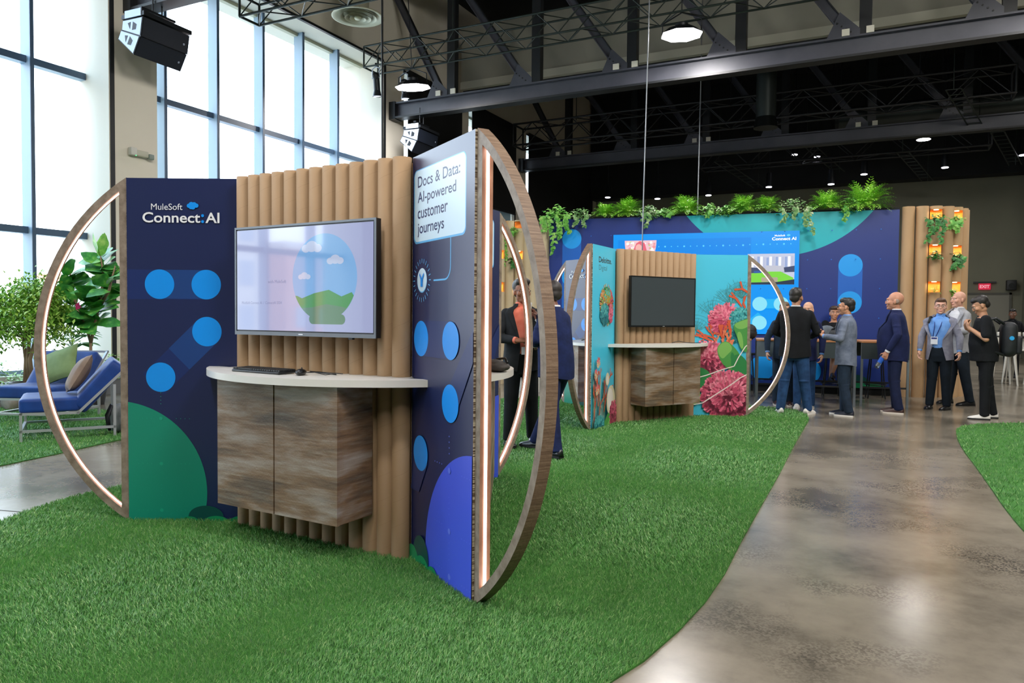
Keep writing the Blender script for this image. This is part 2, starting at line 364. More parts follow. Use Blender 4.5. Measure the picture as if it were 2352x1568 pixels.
HP, EG, SS, DD, WI = 2.335, .08, 2.80, .390, .72
INR = (SS+2*EG)*math.sqrt(3)/6
WL = math.hypot(SS/2-WI, DD)
def smooth_poly(p, it=2):
    for _ in range(it):
        q = []
        for a, b in zip(p, p[1:]+p[:1]): q += [(a[0]*.75+b[0]*.25, a[1]*.75+b[1]*.25), (a[0]*.25+b[0]*.75, a[1]*.25+b[1]*.75)]
        p = q
    return p
def cloud(a, u, v, s, mat):
    for dx, dy, r in ((-.34, -.02, .2), (-.12, .1, .24), (.15, .08, .24), (.36, 0, .2), (.05, -.14, .22), (-.15, -.14, .2)):
        a.poly(circ((u+dx*s, v+dy*s), r*s, 20), mat)
def bushes(a, u0, flip, spec):
    for du, dv, rx, ry, m in spec: a.poly(circ((u0+(-du if flip else du), dv), rx, 32, ry), m)
    for k in range(14): a.poly(circ((u0+(-1 if flip else 1)*random.uniform(-.02, .26), random.uniform(.0, .035)), .007, 8, .004, random.random()), bushm)
def art_left(a):
    a.poly([(0, 1.52), (.54, 1.52), (.54, 1.72), (0, 1.72)], navy3); a.poly([(.22, 1.525), (.54, 1.525), (.54, 1.72), (.22, 1.72)], navy2)
    d = Vector((.316, .313)).normalized(); n = Vector((-d.y, d.x))*.1
    a.poly([(.224-n.x-.05, .991-n.y-.05), (.54-n.x, 1.304-n.y), (.54+n.x, 1.304+n.y), (.224+n.x-.05, .991+n.y-.05)], navy3)
    a.poly([(.35-n.x, 1.116-n.y), (.54-n.x, 1.304-n.y), (.54+n.x, 1.304+n.y), (.35+n.x, 1.116+n.y)], navy2)
    for c in ((.22, 1.622), (.537, 1.622), (.54, 1.304), (.224, .991)): a.poly(circ(c, .1), azure)
    a.poly(circ((-.09, .20), .627, 90), emer)
    for v in (.10, .42, .73):
        a.poly(circ((.225, v-.02), .012, 16), emer2)
        for k in range(4): a.poly(circ((.225, v+.08+.025*k), .003, 6), emer2); a.poly(circ((.07+.03*k, v-.02), .003, 6), emer2); a.poly(circ((.33+.03*k, v-.02), .003, 6), emer2)
    bushes(a, .40, False, ((.13, .04, .12, .075, bushd), (.02, .0, .06, .04, bushl), (.20, .0, .09, .045, bushl), (.36, .0, .07, .045, bushl)))
    a.text('MuleSoft', .170, 2.122, h=.042, wd=.212, mat=txw); cloud(a, .45, 2.152, .072, azure)
    a.text('Connect', .112, 2.036, h=.070, wd=.39, mat=txw, bold=.016)
    for v in (2.045, 2.085): a.poly(circ((.518, v), .010, 16), azure)
    a.text('AI', .537, 2.036, h=.070, wd=.095, mat=txw, bold=.018)
def art_right(a):
    a.poly(rrect(.02, 1.835, .690, 2.252, .04), palb); a.poly(rrect(.030, 1.846, .682, 2.247, .036), pal)
    for t, v, wd in (('Docs & Data:', 2.150, .545), ('AI-powered', 2.062, .50), ('customer', 1.974, .40), ('journeys', 1.886, .355)):
        a.text(t, .075, v-(.016 if t in ('journeys', 'AI-powered') else 0), wd=wd, h=.062 if t in('Docs & Data:',) else (.078 if t in ('AI-powered', 'journeys') else .055), mat=txn, bold=.008)
    pts = [(.515, 1.84), (.515, 1.69)]+[(.445+.07*math.cos(R(-t)), 1.69+.07*math.sin(R(-t))) for t in range(15, 91, 15)]+[(.30, 1.62)]
    a.line(pts, .009, palb)
    a.poly(circ((.142, 1.625), .069, 40), palb); a.poly(circ((.142, 1.628), .066, 40), pal)
    for k in range(24):
        t = 2*math.pi*k/24; c, s_ = math.cos(t), math.sin(t); a.line([(.142+.097*c, 1.625+.097*s_), (.142+.122*c, 1.625+.122*s_)], .005, palb)
    a.poly([(.128, 1.590), (.156, 1.590), (.158, 1.632), (.174, 1.655), (.170, 1.668), (.144, 1.640), (.140, 1.640), (.114, 1.668), (.110, 1.655), (.127, 1.632)], azure)
    a.poly([(.14, 1.2), (.53, 1.2), (.53, 1.4), (.14, 1.4)], navy3)
    a.poly([(.43, .971), (.63, .971), (.82, 1.25), (.82, 1.40)], navy3); a.poly([(.05, .60), (.24, .60), (.12, .42), (.0, .42)], navy3)
    for c in ((.14, 1.298), (.527, 1.298), (.527, .971), (.142, .648)): a.poly(circ(c, .1), azure)
    a.poly(circ((.83, .13), .61, 90), peri)
    for v in (.06, .30, .62):
        a.poly(circ((.53, v), .016, 16), peri2)
        for k in range(4): a.poly(circ((.53, v+.09+.03*k), .004, 6), peri2); a.poly(circ((.35+.03*k, v+.02), .004, 6), peri2); a.poly(circ((.68+.03*k, v), .004, 6), peri2)
    bushes(a, .0, False, ((.16, .05, .11, .13, bushd), (.04, .0, .09, .10, bushl), (.18, -.02, .10, .09, bushl), (.32, -.02, .08, .07, bushl)))
CP = {k: M('coral_'+k, v, GR) for k, v in dict(p1='#f08aa0', p2='#dd6684', p3='#c04a68', p4='#8e3850', p5='#56222f', o1='#cf5a3c', o2='#e2805c', t1='#3f9fa6', t2='#5fb9b8', t3='#2b7f8a', g1='#7cb35c', g2='#4c9348', g3='#2f7d45', fan='#4f8f8c', cr='#d8cfae', w='#e6ddd6', y='#c9a24e', dk='#241f26').items()}
def capsule(c, ang, l, r, n=5):
    d = Vector((math.cos(ang), math.sin(ang))); o = []
    for k in range(n+1): t = ang-math.pi/2+math.pi*k/n; o.append((c[0]+d.x*l/2+r*math.cos(t), c[1]+d.y*l/2+r*math.sin(t)))
    for k in range(n+1): t = ang+math.pi/2+math.pi*k/n; o.append((c[0]-d.x*l/2+r*.7*math.cos(t), c[1]-d.y*l/2+r*.7*math.sin(t)))
    return o
def anemone(a, c, rx, ry, n, pal_, L, W, base):
    rg = random.Random(int(c[0]*997+c[1]*131)); a.poly(circ(c, rx*.95, 40, ry*.95), CP[base])
    for ring in range(5):
        rr = 1-.2*ring; by = {}
        for i in range(int(n*rr)):
            t = rg.uniform(0, 2*math.pi); q = rr-rg.uniform(0, .16); p = (c[0]+rx*q*math.cos(t), c[1]+ry*q*math.sin(t))
            k = pal_[min(len(pal_)-1, max(0, int((rg.gauss(.5-.45*math.sin(t)*.8, .24)+(.22 if ring % 2 else -.05))*len(pal_))))]
            by.setdefault(k, []).append(capsule(p, t+rg.uniform(-.3, .3), L*rg.uniform(.7, 1.2)*(.5+.5*rr), W*rg.uniform(.8, 1.2)))
        for k, ps in by.items(): a.many(ps, CP[k])
def branch(a, p, ang, l, w, depth, mat, rg):
    q = (p[0]+l*math.cos(ang), p[1]+l*math.sin(ang)); a.poly(capsule(((p[0]+q[0])/2, (p[1]+q[1])/2), ang, l, w), mat)
    if depth:
        for k in range(rg.choice((2, 2, 3))): branch(a, q, ang+rg.uniform(-.75, .75), l*rg.uniform(.6, .85), w*.8, depth-1, mat, rg)
def art_coral_right(a):
    rg = random.Random(3); SP = lambda p: smooth_poly(p, 2)
    for cx, cy, n in ((.55, 1.62, 34), (.70, 1.72, 26), (.30, 1.45, 20), (.06, 1.24, 18)):   # sea fans
        for i in range(n):
            t = R(20+140*i/n); l = .30*rg.uniform(.6, 1)*(1 if n > 18 else .65)
            a.line([(cx, cy), (cx+l*.6*math.cos(t)+rg.uniform(-.02, .02), cy+l*.6*math.sin(t)), (cx+l*math.cos(t), cy+l*math.sin(t))], .0035, CP['fan'])
        for r_ in (.08, .13, .18, .23): a.line([(cx+r_*math.cos(R(t)), cy+r_*math.sin(R(t))) for t in range(15, 166, 10)], .003, CP['fan'])
    for u, v, t in ((.70, 1.60, 2.2), (.78, 1.52, 2.0), (.82, 1.78, 2.6)): branch(a, (u, v), t, .13, .018, 1, CP['o1'], rg)
    anemone(a, (.47, 1.40), .22, .22, 120, ['p1', 'p1', 'p2', 'p3'], .07, .011, 'p3')
    anemone(a, (.70, 1.40), .16, .17, 120, ['t2', 't1', 't1', 't3'], .03, .013, 't3'); anemone(a, (.60, 1.22), .13, .14, 90, ['t2', 't1', 't3'], .03, .012, 't3')
    for u, v, t, d in ((.36, 1.02, 2.0, 4), (.42, 1.0, 1.4, 3), (.30, 1.08, 2.7, 2), (.50, 1.05, 1.2, 3)): branch(a, (u, v), t, .12, .017, d, CP['o1'], rg)
    for k in range(16): branch(a, (.33+.25*rg.random(), 1.0+.2*rg.random()), rg.uniform(.8, 2.4), .05, .009, 1, CP['o2'], rg)
    a.poly(SP([(.56, 1.33), (.70, 1.40), (.84, 1.44), (.86, .94), (.70, .94), (.64, 1.15)]), CP['g2']); a.poly(SP([(.57, 1.33), (.70, 1.39), (.84, 1.43), (.84, 1.33), (.68, 1.25)]), CP['g1']); a.poly(SP([(.62, 1.22), (.70, 1.24), (.74, 1.0), (.69, .98)]), CP['g1'])
    anemone(a, (.20, .84), .28, .22, 150, ['p1', 'p2', 'p3', 'p4'], .08, .014, 'p5')
    a.poly(SP([(.33, .98), (.42, 1.09), (.52, 1.09), (.68, .92), (.76, .72), (.60, .64), (.42, .76)]), CP['g2']); a.poly(SP([(.34, .98), (.42, 1.08), (.52, 1.08), (.58, .98), (.50, .90), (.42, .82)]), CP['g1']); a.poly(SP([(.56, .95), (.60, .90), (.66, .74), (.60, .72), (.54, .84)]), CP['g3'])
    a.poly(SP([(.54, .84), (.66, .93), (.80, .80), (.86, .55), (.70, .52), (.58, .64)]), CP['g3'])
    a.poly(circ((.04, .55), .24, 30, .17), CP['g3']); a.poly(circ((.0, .28), .14, 20, .10), CP['g1'])
    anemone(a, (.52, .30), .36, .33, 330, ['p1', 'p1', 'p2', 'p3', 'p4', 'p4'], .085, .016, 'p5')
    a.line([(0, .545), (.2, .60), (.42, .68), (.60, .735), (.66, .86), (.76, 1.02), (.82, 1.06)], .014, CP['w'])
    a.line([(0, .17), (.15, .20), (.35, .33), (.55, .46), (.70, .57), (.82, .63)], .014, CP['w'])
def art_coral_left(a):
    rg = random.Random(5)
    a.text('Deloitte.', .20, 2.12, h=.075, wd=.44, mat=txk, bold=.02); a.text('Digital', .21, 2.005, h=.085, wd=.27, mat=txk, bold=-.012)
    for i in range(60):
        t = rg.uniform(0, 6.28); a.poly(capsule((.47+.20*math.cos(t), 1.58+.25*math.sin(t)), t, .05, .006), CP[rg.choice(['y', 'o1', 'cr', 'g1'])])
    a.poly(circ((.47, 1.58), .215, 40, .24), CP['g3'])
    anemone(a, (.36, 1.62), .12, .15, 70, ['y', 'o2', 'cr', 'g1'], .03, .010, 'dk'); anemone(a, (.57, 1.60), .13, .17, 80, ['p2', 'o1', 'p3', 'g1'], .03, .010, 'dk')
    anemone(a, (.48, 1.70), .10, .09, 50, ['t2', 'g1', 'y'], .03, .010, 'g3'); anemone(a, (.40, 1.46), .15, .13, 90, ['t2', 't1', 't3'], .03, .010, 't3'); anemone(a, (.60, 1.47), .07, .11, 50, ['p1', 'p2'], .03, .010, 'p4')
    for i in range(70):
        u = rg.uniform(0, .42); a.line([(u, 0), (u+rg.uniform(-.06, .06), .25), (u+rg.uniform(-.1, .1), rg.uniform(.4, .95)*(1-.6*u))], .006, CP[rg.choice(['fan', 'cr', 'fan', 'g2'])])
    for u, v, t, d in ((.05, .1, 1.5, 4), (.2, .15, 1.3, 4), (.35, .2, 1.2, 3), (.15, .3, 1.7, 3), (.4, .4, 1.3, 2)): branch(a, (u, v), t, .16, .013, d, CP['o1'], rg)
    for u, v in ((.10, .5), (.05, .7), (.12, .85)): anemone(a, (u, v), .05, .06, 20, ['p2', 'o2', 'cr'], .02, .008, 'cr')
    a.poly(circ((.43, .62), .065, 24, .085), CP['cr']); a.poly(circ((.43, .61), .035, 20, .055), CP['w'])
    a.poly(circ((.56, .33), .15, 30, .20), CP['cr']); a.poly(circ((.54, .35), .10, 26, .14), CP['w'])
    a.poly(smooth_poly([(.28, -.02), (.36, .10), (.5, .20), (.60, .10), (.5, -.02)], 2), CP['g2']); a.poly(smooth_poly([(.40, -.02), (.5, .08), (.6, .12), (.68, -.02)], 2), CP['g1'])
    anemone(a, (.66, .14), .13, .17, 70, ['p2', 'p3', 'p4'], .04, .012, 'p4'); anemone(a, (.16, .06), .16, .10, 80, ['t2', 't1', 't3'], .03, .012, 't3')

def wing_X(k, side):
    """matrix: panel-local (u right, -y out, v up) -> booth-local"""
    A, B = ((-SS/2, 0), (-WI, DD)) if side == 'L' else ((WI, DD), (SS/2, 0))
    d = Vector((B[0]-A[0], B[1]-A[1], 0)).normalized(); n = Vector((-d.y, d.x, 0))
    F = Matrix(((d.x, n.x, 0, A[0]), (d.y, n.y, 0, A[1]), (0, 0, 1, 0), (0, 0, 0, 1)))
    return face_X(k) @ F
def face_X(k): return Matrix.Rotation(R(120*k), 4, 'Z') @ Matrix.Translation((0, -INR, 0))
def wing(parent, k, side, base, art, label=None):
    X = wing_X(k, side); m = MB()
    m.bx(0, WL, 0, .022, .0, HP, base, X)
    m.add([(0, -.0004, .0), (0, -.0004, HP), (0, .0224, HP), (0, .0224, 0)], [(0, 1, 2, 3)], honey, X=X @ Matrix.Translation((-.0005, 0, 0)))
    m.add([(0, -.0004, .0), (0, -.0004, HP), (0, .0224, HP), (0, .0224, 0)], [(3, 2, 1, 0)], honey, X=X @ Matrix.Translation((WL+.0005, 0, 0)))
    m.add([(0, 0, HP), (WL, 0, HP), (WL, .022, HP), (0, .022, HP)], [(0, 1, 2, 3)], honey, X=X @ Matrix.Translation((0, 0, .0006)))
    a = Art(m, X, WL, HP-.002); art(a) if art else None
    o = m.build('graphic_panel', parent)
    if label: o['label'] = label
    return o
TUBE_X = [-.662+1.324*i/12 for i in range(13)]
def tube_mesh(segs, r=.0550, n=24):
    me = MB()
    for z0, z1 in segs:
        vs = []; rings = [(r, z0), (r, z1), (r-.007, z1), (r-.007, z1-.25)]
        vs = [(a*math.cos(2*math.pi*i/n), a*math.sin(2*math.pi*i/n), z) for a, z in rings for i in range(n+1)]
        fs = [(j*(n+1)+i, j*(n+1)+i+1, (j+1)*(n+1)+i+1, (j+1)*(n+1)+i) for j in range(3) for i in range(n)]
        me.add(vs, fs, kraft, True); me.add([(a*math.cos(2*math.pi*i/n), a*math.sin(2*math.pi*i/n), z1-.25) for a in (r-.007,) for i in range(n)], [list(range(n))], kraft)
    m = me.mesh('cardboard_tube'); uv = m.uv_layers.new(name='UVMap')
    for p in m.polygons:
        for li in p.loop_indices:
            co = m.vertices[m.loops[li].vertex_index].co; t = math.atan2(co.y, co.x)/(2*math.pi)
            uv.data[li].uv = (t, co.z/.145)
        us = [uv.data[li].uv[0] for li in p.loop_indices]
        if max(us)-min(us) > .5:
            for li in p.loop_indices:
                if uv.data[li].uv[0] < 0: uv.data[li].uv[0] += 1
    return m
TM_FULL = tube_mesh([(0, HP)]); TM_DESK = tube_mesh([(0, 1.03), (1.0705, HP)])
def ring(parent, k, idx):
    """D-shaped plywood ring standing out from the corner after face k"""
    a = R(120*k)+R(-30); d = Vector((math.cos(a), math.sin(a), 0)); n = Vector((-d.y, d.x, 0)); r0 = 1.645
    X = Matrix(((d.x, n.x, 0, d.x*r0), (d.y, n.y, 0, d.y*r0), (0, 0, 1, 0), (0, 0, 0, 1)))
    s = .640; H = HP+.005; RR = ((H/2)**2+s*s)/(2*s); c = s-RR; wd = .030; th = .046
    def arc(r, n_=40, x0=0.):
        t0 = math.acos((x0-c)/r); return [(c+r*math.cos(t), H/2+r*math.sin(t)) for t in [t0-2*t0*i/n_ for i in range(n_+1)]]
    outer = arc(RR); inner = arc(RR-th, x0=.05); m = MB(); N = len(outer)
    for y, mt in ((-wd, plyside), (wd, plyside)):
        vs = [(p[0], y, p[1]) for p in outer+inner]; m.add(vs, [(i, i+1, N+i+1, N+i) for i in range(N-1)], mt, X=X)
        m.add([(0, y, 0), (.05, y, inner[-1][1]), (.05, y, inner[0][1]), (0, y, H)], [(0, 1, 2, 3)], mt, X=X)
    for pts, mt in ((outer, ply), (inner, copper), ([(.05, inner[0][1]), (.05, inner[-1][1])], copper), ([(0, H), (0, 0)], ply)):
        vs = [(p[0], y, p[1]) for p in pts for y in (-wd, wd)]; m.add(vs, [(2*i, 2*i+1, 2*i+3, 2*i+2) for i in range(len(pts)-1)], mt, len(pts) > 3, X)
    o = m.build('plywood_ring', parent)
    m = MB(); ins = arc(RR-th-.004, x0=.054); w2 = .008
    for pts in (ins, [(.054, ins[0][1]), (.054, ins[-1][1])]):
        vs = [(p[0], y, p[1]) for p in pts for y in (-w2, w2)]; m.add(vs, [(2*i, 2*i+1, 2*i+3, 2*i+2) for i in range(len(pts)-1)], ledm, False, X)
    m.build('led_strip', o, Matrix.Identity(4))
    return o
def booth(cx, cy, ang, label, faces, desks):
    B = empty('exhibit_booth', TR(cx, cy, 0, ang), label, 'exhibit booth')
    for k in range(3):
        base, al, ar, nm = faces[k]
        wing(B, k, 'L', base, al, nm+' panel at the left of its television wall'); wing(B, k, 'R', base, ar, nm+' panel at the right of its television wall')
        for x in TUBE_X:
            t = bpy.data.objects.new('cardboard_tube', TM_DESK if k in desks else TM_FULL); COL.objects.link(t); t.parent = B
            t.matrix_local = face_X(k) @ TR(x, .365, 0, random.uniform(0, 6.28))
        m = MB(); m.bx(-WI+.02, WI-.02, .425, .445, .02, HP-.02, kraft, face_X(k)); m.build('backing_board', B)
        ring(B, k, k)
    return B
NV = (navy, art_left, art_right, 'navy printed'); CY = (cyan, art_coral_left, art_coral_right, 'cyan coral-reef printed')
ANG1, C1 = R(-3.35), (-3.142, 4.086); ANG2, C2 = R(57.94), (-3.247, 10.350)
booth(*C1, ANG1, 'large three-sided tube booth with navy panels and lit television, nearest on the grass', [NV, NV, NV], (0, 1))
booth(*C2, ANG2, 'three-sided tube booth with cyan coral-reef panels, further back on the grass', [CY, NV, NV], (0, 2))
def face_world(b, k):
    c, a = (C1, ANG1) if b == 1 else (C2, ANG2)
    return TR(c[0], c[1], 0, a) @ face_X(k)
# counters and wall cabinets
def counter(b, k, label):
    X = face_world(b, k); t = empty('standing_counter', X @ Matrix.Translation((0, 0, 1.03)), label, 'counter', 'half-round white counters on the booths')
    rr = (.93**2+.42**2)/(2*.42); cy = .29-.42+rr; a = math.asin(.93/rr)
    poly = [(rr*math.sin(-a+2*a*i/48), cy-rr*math.cos(-a+2*a*i/48)) for i in range(49)]+[(.93, .31), (.755, .31), (.73, .42), (-.73, .42), (-.755, .31), (-.93, .31)]
    m = MB(); m.prism(poly, 0, .04, white_lam, smooth=False); m.build('countertop', t); return t
def cabinet(b, k, label):
    X = face_world(b, k); t = empty('wall_cabinet', X @ Matrix.Translation((0, .17, .25)), label, 'cabinet', 'weathered wood cabinets under the counters')
    m = MB(); m.bx(-.495, .495, -.14, .135, 0, .778, vene); m.build('carcass', t)
    for x0, x1 in ((-.4975, -.006), (.006, .4975)): MB().bx(x0, x1, -.162, -.142, -.002, .778, vene).build('door', t)
    return t
for b, k, s in ((1, 0, 'in front of the nearest tube wall, with keyboard and mouse'), (1, 1, 'on the far side of the nearest booth, with a folded black pouch'), (2, 0, 'under the switched-off television between coral panels'), (2, 2, 'on the left side of the coral booth, with a loose black cable')):
    counter(b, k, 'half-round white counter '+s)
for b, k, s in ((1, 0, 'below the nearest counter, two doors with a dark gap'), (1, 1, 'on the far side of the nearest booth'), (2, 0, 'below the counter of the coral-panelled tube wall'), (2, 2, 'on the left side of the coral booth, mostly hidden')):
    cabinet(b, k, 'weathered grey-brown wood cabinet '+s)
# televisions
bez = M('tv_bezel_grey', '#6e747b', .3, metal=.4); tvb = M('tv_black', '#0a0c10', .35)
def screen_art(X):
    m = MB(); W, H = 1.14, .635
    def E(n, c, s=.62): return M('screen_'+n, '#08090b', .06, emit=c, es=s, spec=.7, coat=.6)
    bgm = E('lavender', '#b3bbe6'); m.bx(-W/2, W/2, 0, .002, 0, H, bgm, X)
    a = Art(m, X @ Matrix.Translation((-W/2, 0, 0)), W, H); sky = E('sky', '#7fb8f2'); gr = E('hill', '#3f9a4c'); gd = E('hill_dark', '#5f8a6a'); cl = E('cloud', '#c9d6f5'); tx = E('words', '#8d93bd')
    C = (.76, .325); a.poly(circ(C, .26, 60), sky)
    for u, v, s in ((.66, .50, .16), (.85, .42, .13), (.60, .33, .10)): 
        for p in ((-.3, 0, .22), (0, .07, .3), (.3, 0, .22)): a.poly(circ((u+p[0]*s, v+p[1]*s), p[2]*s, 20, p[2]*s*.7), cl)
    def chord(y, mat, bump):
        pts = [q for q in circ(C, .2598, 120) if q[1] < y]; pts.sort(key=lambda q: math.atan2(q[1]-C[1], q[0]-C[0])); pts = [q for q in pts]
        top = [(pts[-1][0]+(pts[0][0]-pts[-1][0])*t, y+bump*math.sin(math.pi*t)) for t in (1, .8, .6, .4, .2, 0)]
        a.poly(pts+[q for q in top], mat)
    pts = [(C[0]+.2598*math.cos(R(t)), C[1]+.2598*math.sin(R(t))) for t in range(205, 336, 5)]
    a.poly(pts+[(.98, .235), (.90, .21), (.80, .25), (.68, .23), (.58, .20), (.54, .215)], gr)
    pts = [(C[0]+.2598*math.cos(R(t)), C[1]+.2598*math.sin(R(t))) for t in range(225, 316, 5)]
    a.poly(pts+[(.90, .15), (.78, .165), (.66, .145)], gd); a.poly(rrect(.64, .045, .93, .105, .03), gd)
    a.text('with MuleSoft', .285, .295, h=.020, mat=tx); a.text('MuleSoft Connect: AI  /  ConnectAI 2024', .045, .165, h=.017, wd=.36, mat=tx)
    return m
def tv(b, k, label, on):
    X = face_world(b, k) @ Matrix.Translation((0, .225, 1.295)); t = empty('television', X, label, 'television')
    W, H = 1.18, .685; m = MB()
    m.bx(-W/2, W/2, .0, .04, 0, H, tvb); m.bx(-.35, .35, .04, .083, .15, .55, tvb); m.build('back_housing', t)
    m = MB(); e = bez if on else tvb
    m.bx(-W/2-.001, W/2+.001, -.006, .0, H-.012, H+.001, e); m.bx(-W/2-.001, W/2+.001, -.006, 0, -.001, .022, e)
    m.bx(-W/2-.001, -W/2+.012, -.006, 0, .022, H-.012, e); m.bx(W/2-.012, W/2+.001, -.006, 0, .022, H-.012, e); m.bx(-.018, .018, -.0075, -.006, .007, .013, M('badge', '#d8dde2', .3, metal=.6))
    m.build('bezel', t)
    if on == 1: m = screen_art(Matrix.Translation((0, -.004, .030)))
    elif on == 2: m = MB().bx(-.57, .57, -.003, 0, .022, .672, M('screen_bright', '#08090b', .1, emit='#cfd2c4', es=.8))
    else: m = MB().bx(-.576, .576, -.003, 0, .022, .672, M('screen_off', '#3a4247', .32, spec=.6))
    m.build('screen', t)
    if on: MB().bx(.38, .41, 0, .02, -.012, 0, tvb).build('sensor_bar', t)
tv(1, 0, 'lit television with a pale lavender picture and blue disc, on the nearest tube wall', 1)
tv(2, 0, 'switched-off dark grey television between the cyan coral panels', 0)
tv(2, 2, 'television on the left side of the coral booth, seen almost edge-on', 2)
# keyboard, mouse, pouch, cables
kb = empty('keyboard', face_world(1, 0) @ TR(-.20, .11, 1.0715, R(-3)), 'black wired keyboard lying on the nearest white counter', 'keyboard')
MB().rbox((0, 0, .009), (.44, .135, .016), .006, tvb).build('case', kb, Matrix.Rotation(R(2.5), 4, 'X'))
m = MB(); kc = M('key_black', '#15171a', .4)
for r_ in range(6):
    for c_ in range(21):
        if r_ == 5 and c_ in (3, 4, 5, 6, 7): continue
        m.box((-.208+c_*.0208, .052-r_*.0205, .0205+.001*(5-r_)*.6), (.0165, .0165, .008), kc)
m.box((-.105, -.0505, .0205), (.12, .0165, .008), kc); m.build('keys', kb)
ms = empty('computer_mouse', face_world(1, 0) @ TR(.125, .10, 1.0715, R(35)), 'black wired mouse beside the keyboard on the white counter', 'computer mouse')
MB().ell((0, 0, .016), (.032, .058, .020), tvb, 20).build('mouse_body', ms); MB().cyl((-.003, .03, .034), (.003, .03, .034), .009, kc).build('scroll_wheel', ms)
MB().path([(0, .055, .012), (.02, .10, .006), (.09, .13, .006), (.15, .09, .006), (.20, .0, .006), (.15, -.06, .006), (.05, .02, .02), (.12, .12, .006), (.24, .02, .006)], .0025, tvb, 6).build('cord', ms)
m = MB(); m.path([(0, .06, .004), (.06, .12, .01), (.20, .13, .004), (.26, .07, .004), (.14, .05, .012), (.05, .10, .008), (.17, .16, .004)], .0025, tvb, 6)
tag(m.build('usb_cable', None, face_world(1, 0) @ TR(.06, .12, 1.072)), 'coiled thin black cable lying behind the mouse on the counter', 'cable')
pch = empty('pouch', face_world(1, 1) @ TR(-.27, -.02, 1.071, R(20)), 'dark grey folded pouch on the counter behind the nearest panel', 'pouch')
pm_ = noise_mat('pouch_cloth', ['#2a2725', '#4a443f'], scale=(20, 20, 20), rough=.7, bump=.4, bscale=30)
m = MB(); m.ell((0, 0, .032), (.13, .08, .034), pm_, 20); m.ell((.02, .01, .055), (.10, .06, .022), pm_, 16); m.build('pouch_body', pch)
MB().path([(-.09, -.04, .06), (-.02, -.05, .085), (.07, -.03, .075), (.11, .02, .04)], .008, tvb, 8).build('strap', pch)
m = MB(); m.path([(-.2, 0, .012), (-.1, .05, .02), (0, .08, .03), (.1, .07, .012), (.16, .0, .006), (.3, -.04, .006)], .005, tvb, 6)
tag(m.build('power_cable', None, face_world(2, 0) @ TR(.25, .10, 1.071)), 'black cable lying on the counter under the switched-off television', 'cable')
m = MB(); m.path([(-.2, 0, .012), (-.1, .05, .02), (0, .02, .03), (.1, .05, .012), (.16, .0, .006)], .006, tvb, 6)
tag(m.build('power_cable', None, face_world(2, 2) @ TR(-.5, .15, 1.071)), 'black cable lying on the left-hand counter of the coral booth', 'cable')

# ---------------------------------------------------------------- turf
def turf_mat(name, base, tip, hi):
    m = M(name, base, .42, spec=.5, sheen=.2); N = m.node_tree.nodes; L = m.node_tree.links; b = N['Principled BSDF']
    at = N.new('ShaderNodeAttribute'); at.attribute_name = 'rnd'; cr = N.new('ShaderNodeValToRGB'); e = cr.color_ramp.elements; e.new(.5)
    for k, (p, c) in enumerate(((0, base), (.55, tip), (1, hi))): e[k].position = p; e[k].color = (*lin(c), 1)
    L.new(at.outputs['Fac'], cr.inputs[0]); L.new(cr.outputs[0], b.inputs['Base Color']); return m
tm_ = turf_mat('artificial_grass', '#39772c', '#5c9a48', '#adc987'); tbase = noise_mat('grass_backing', ['#2a5a1c', '#3d7a2a'], scale=(6, 6, 6), detail=5, rough=.95)
def inpoly(P, poly):
    x, y = P[:, 0], P[:, 1]; c = np.zeros(len(P), bool); n = len(poly)
    for i in range(n):
        x1, y1 = poly[i]; x2, y2 = poly[i-1]
        hit = ((y1 > y) != (y2 > y)) & (x < (x2-x1)*(y-y1)/((y2-y1) or 1e-9)+x1); c ^= hit
    return c
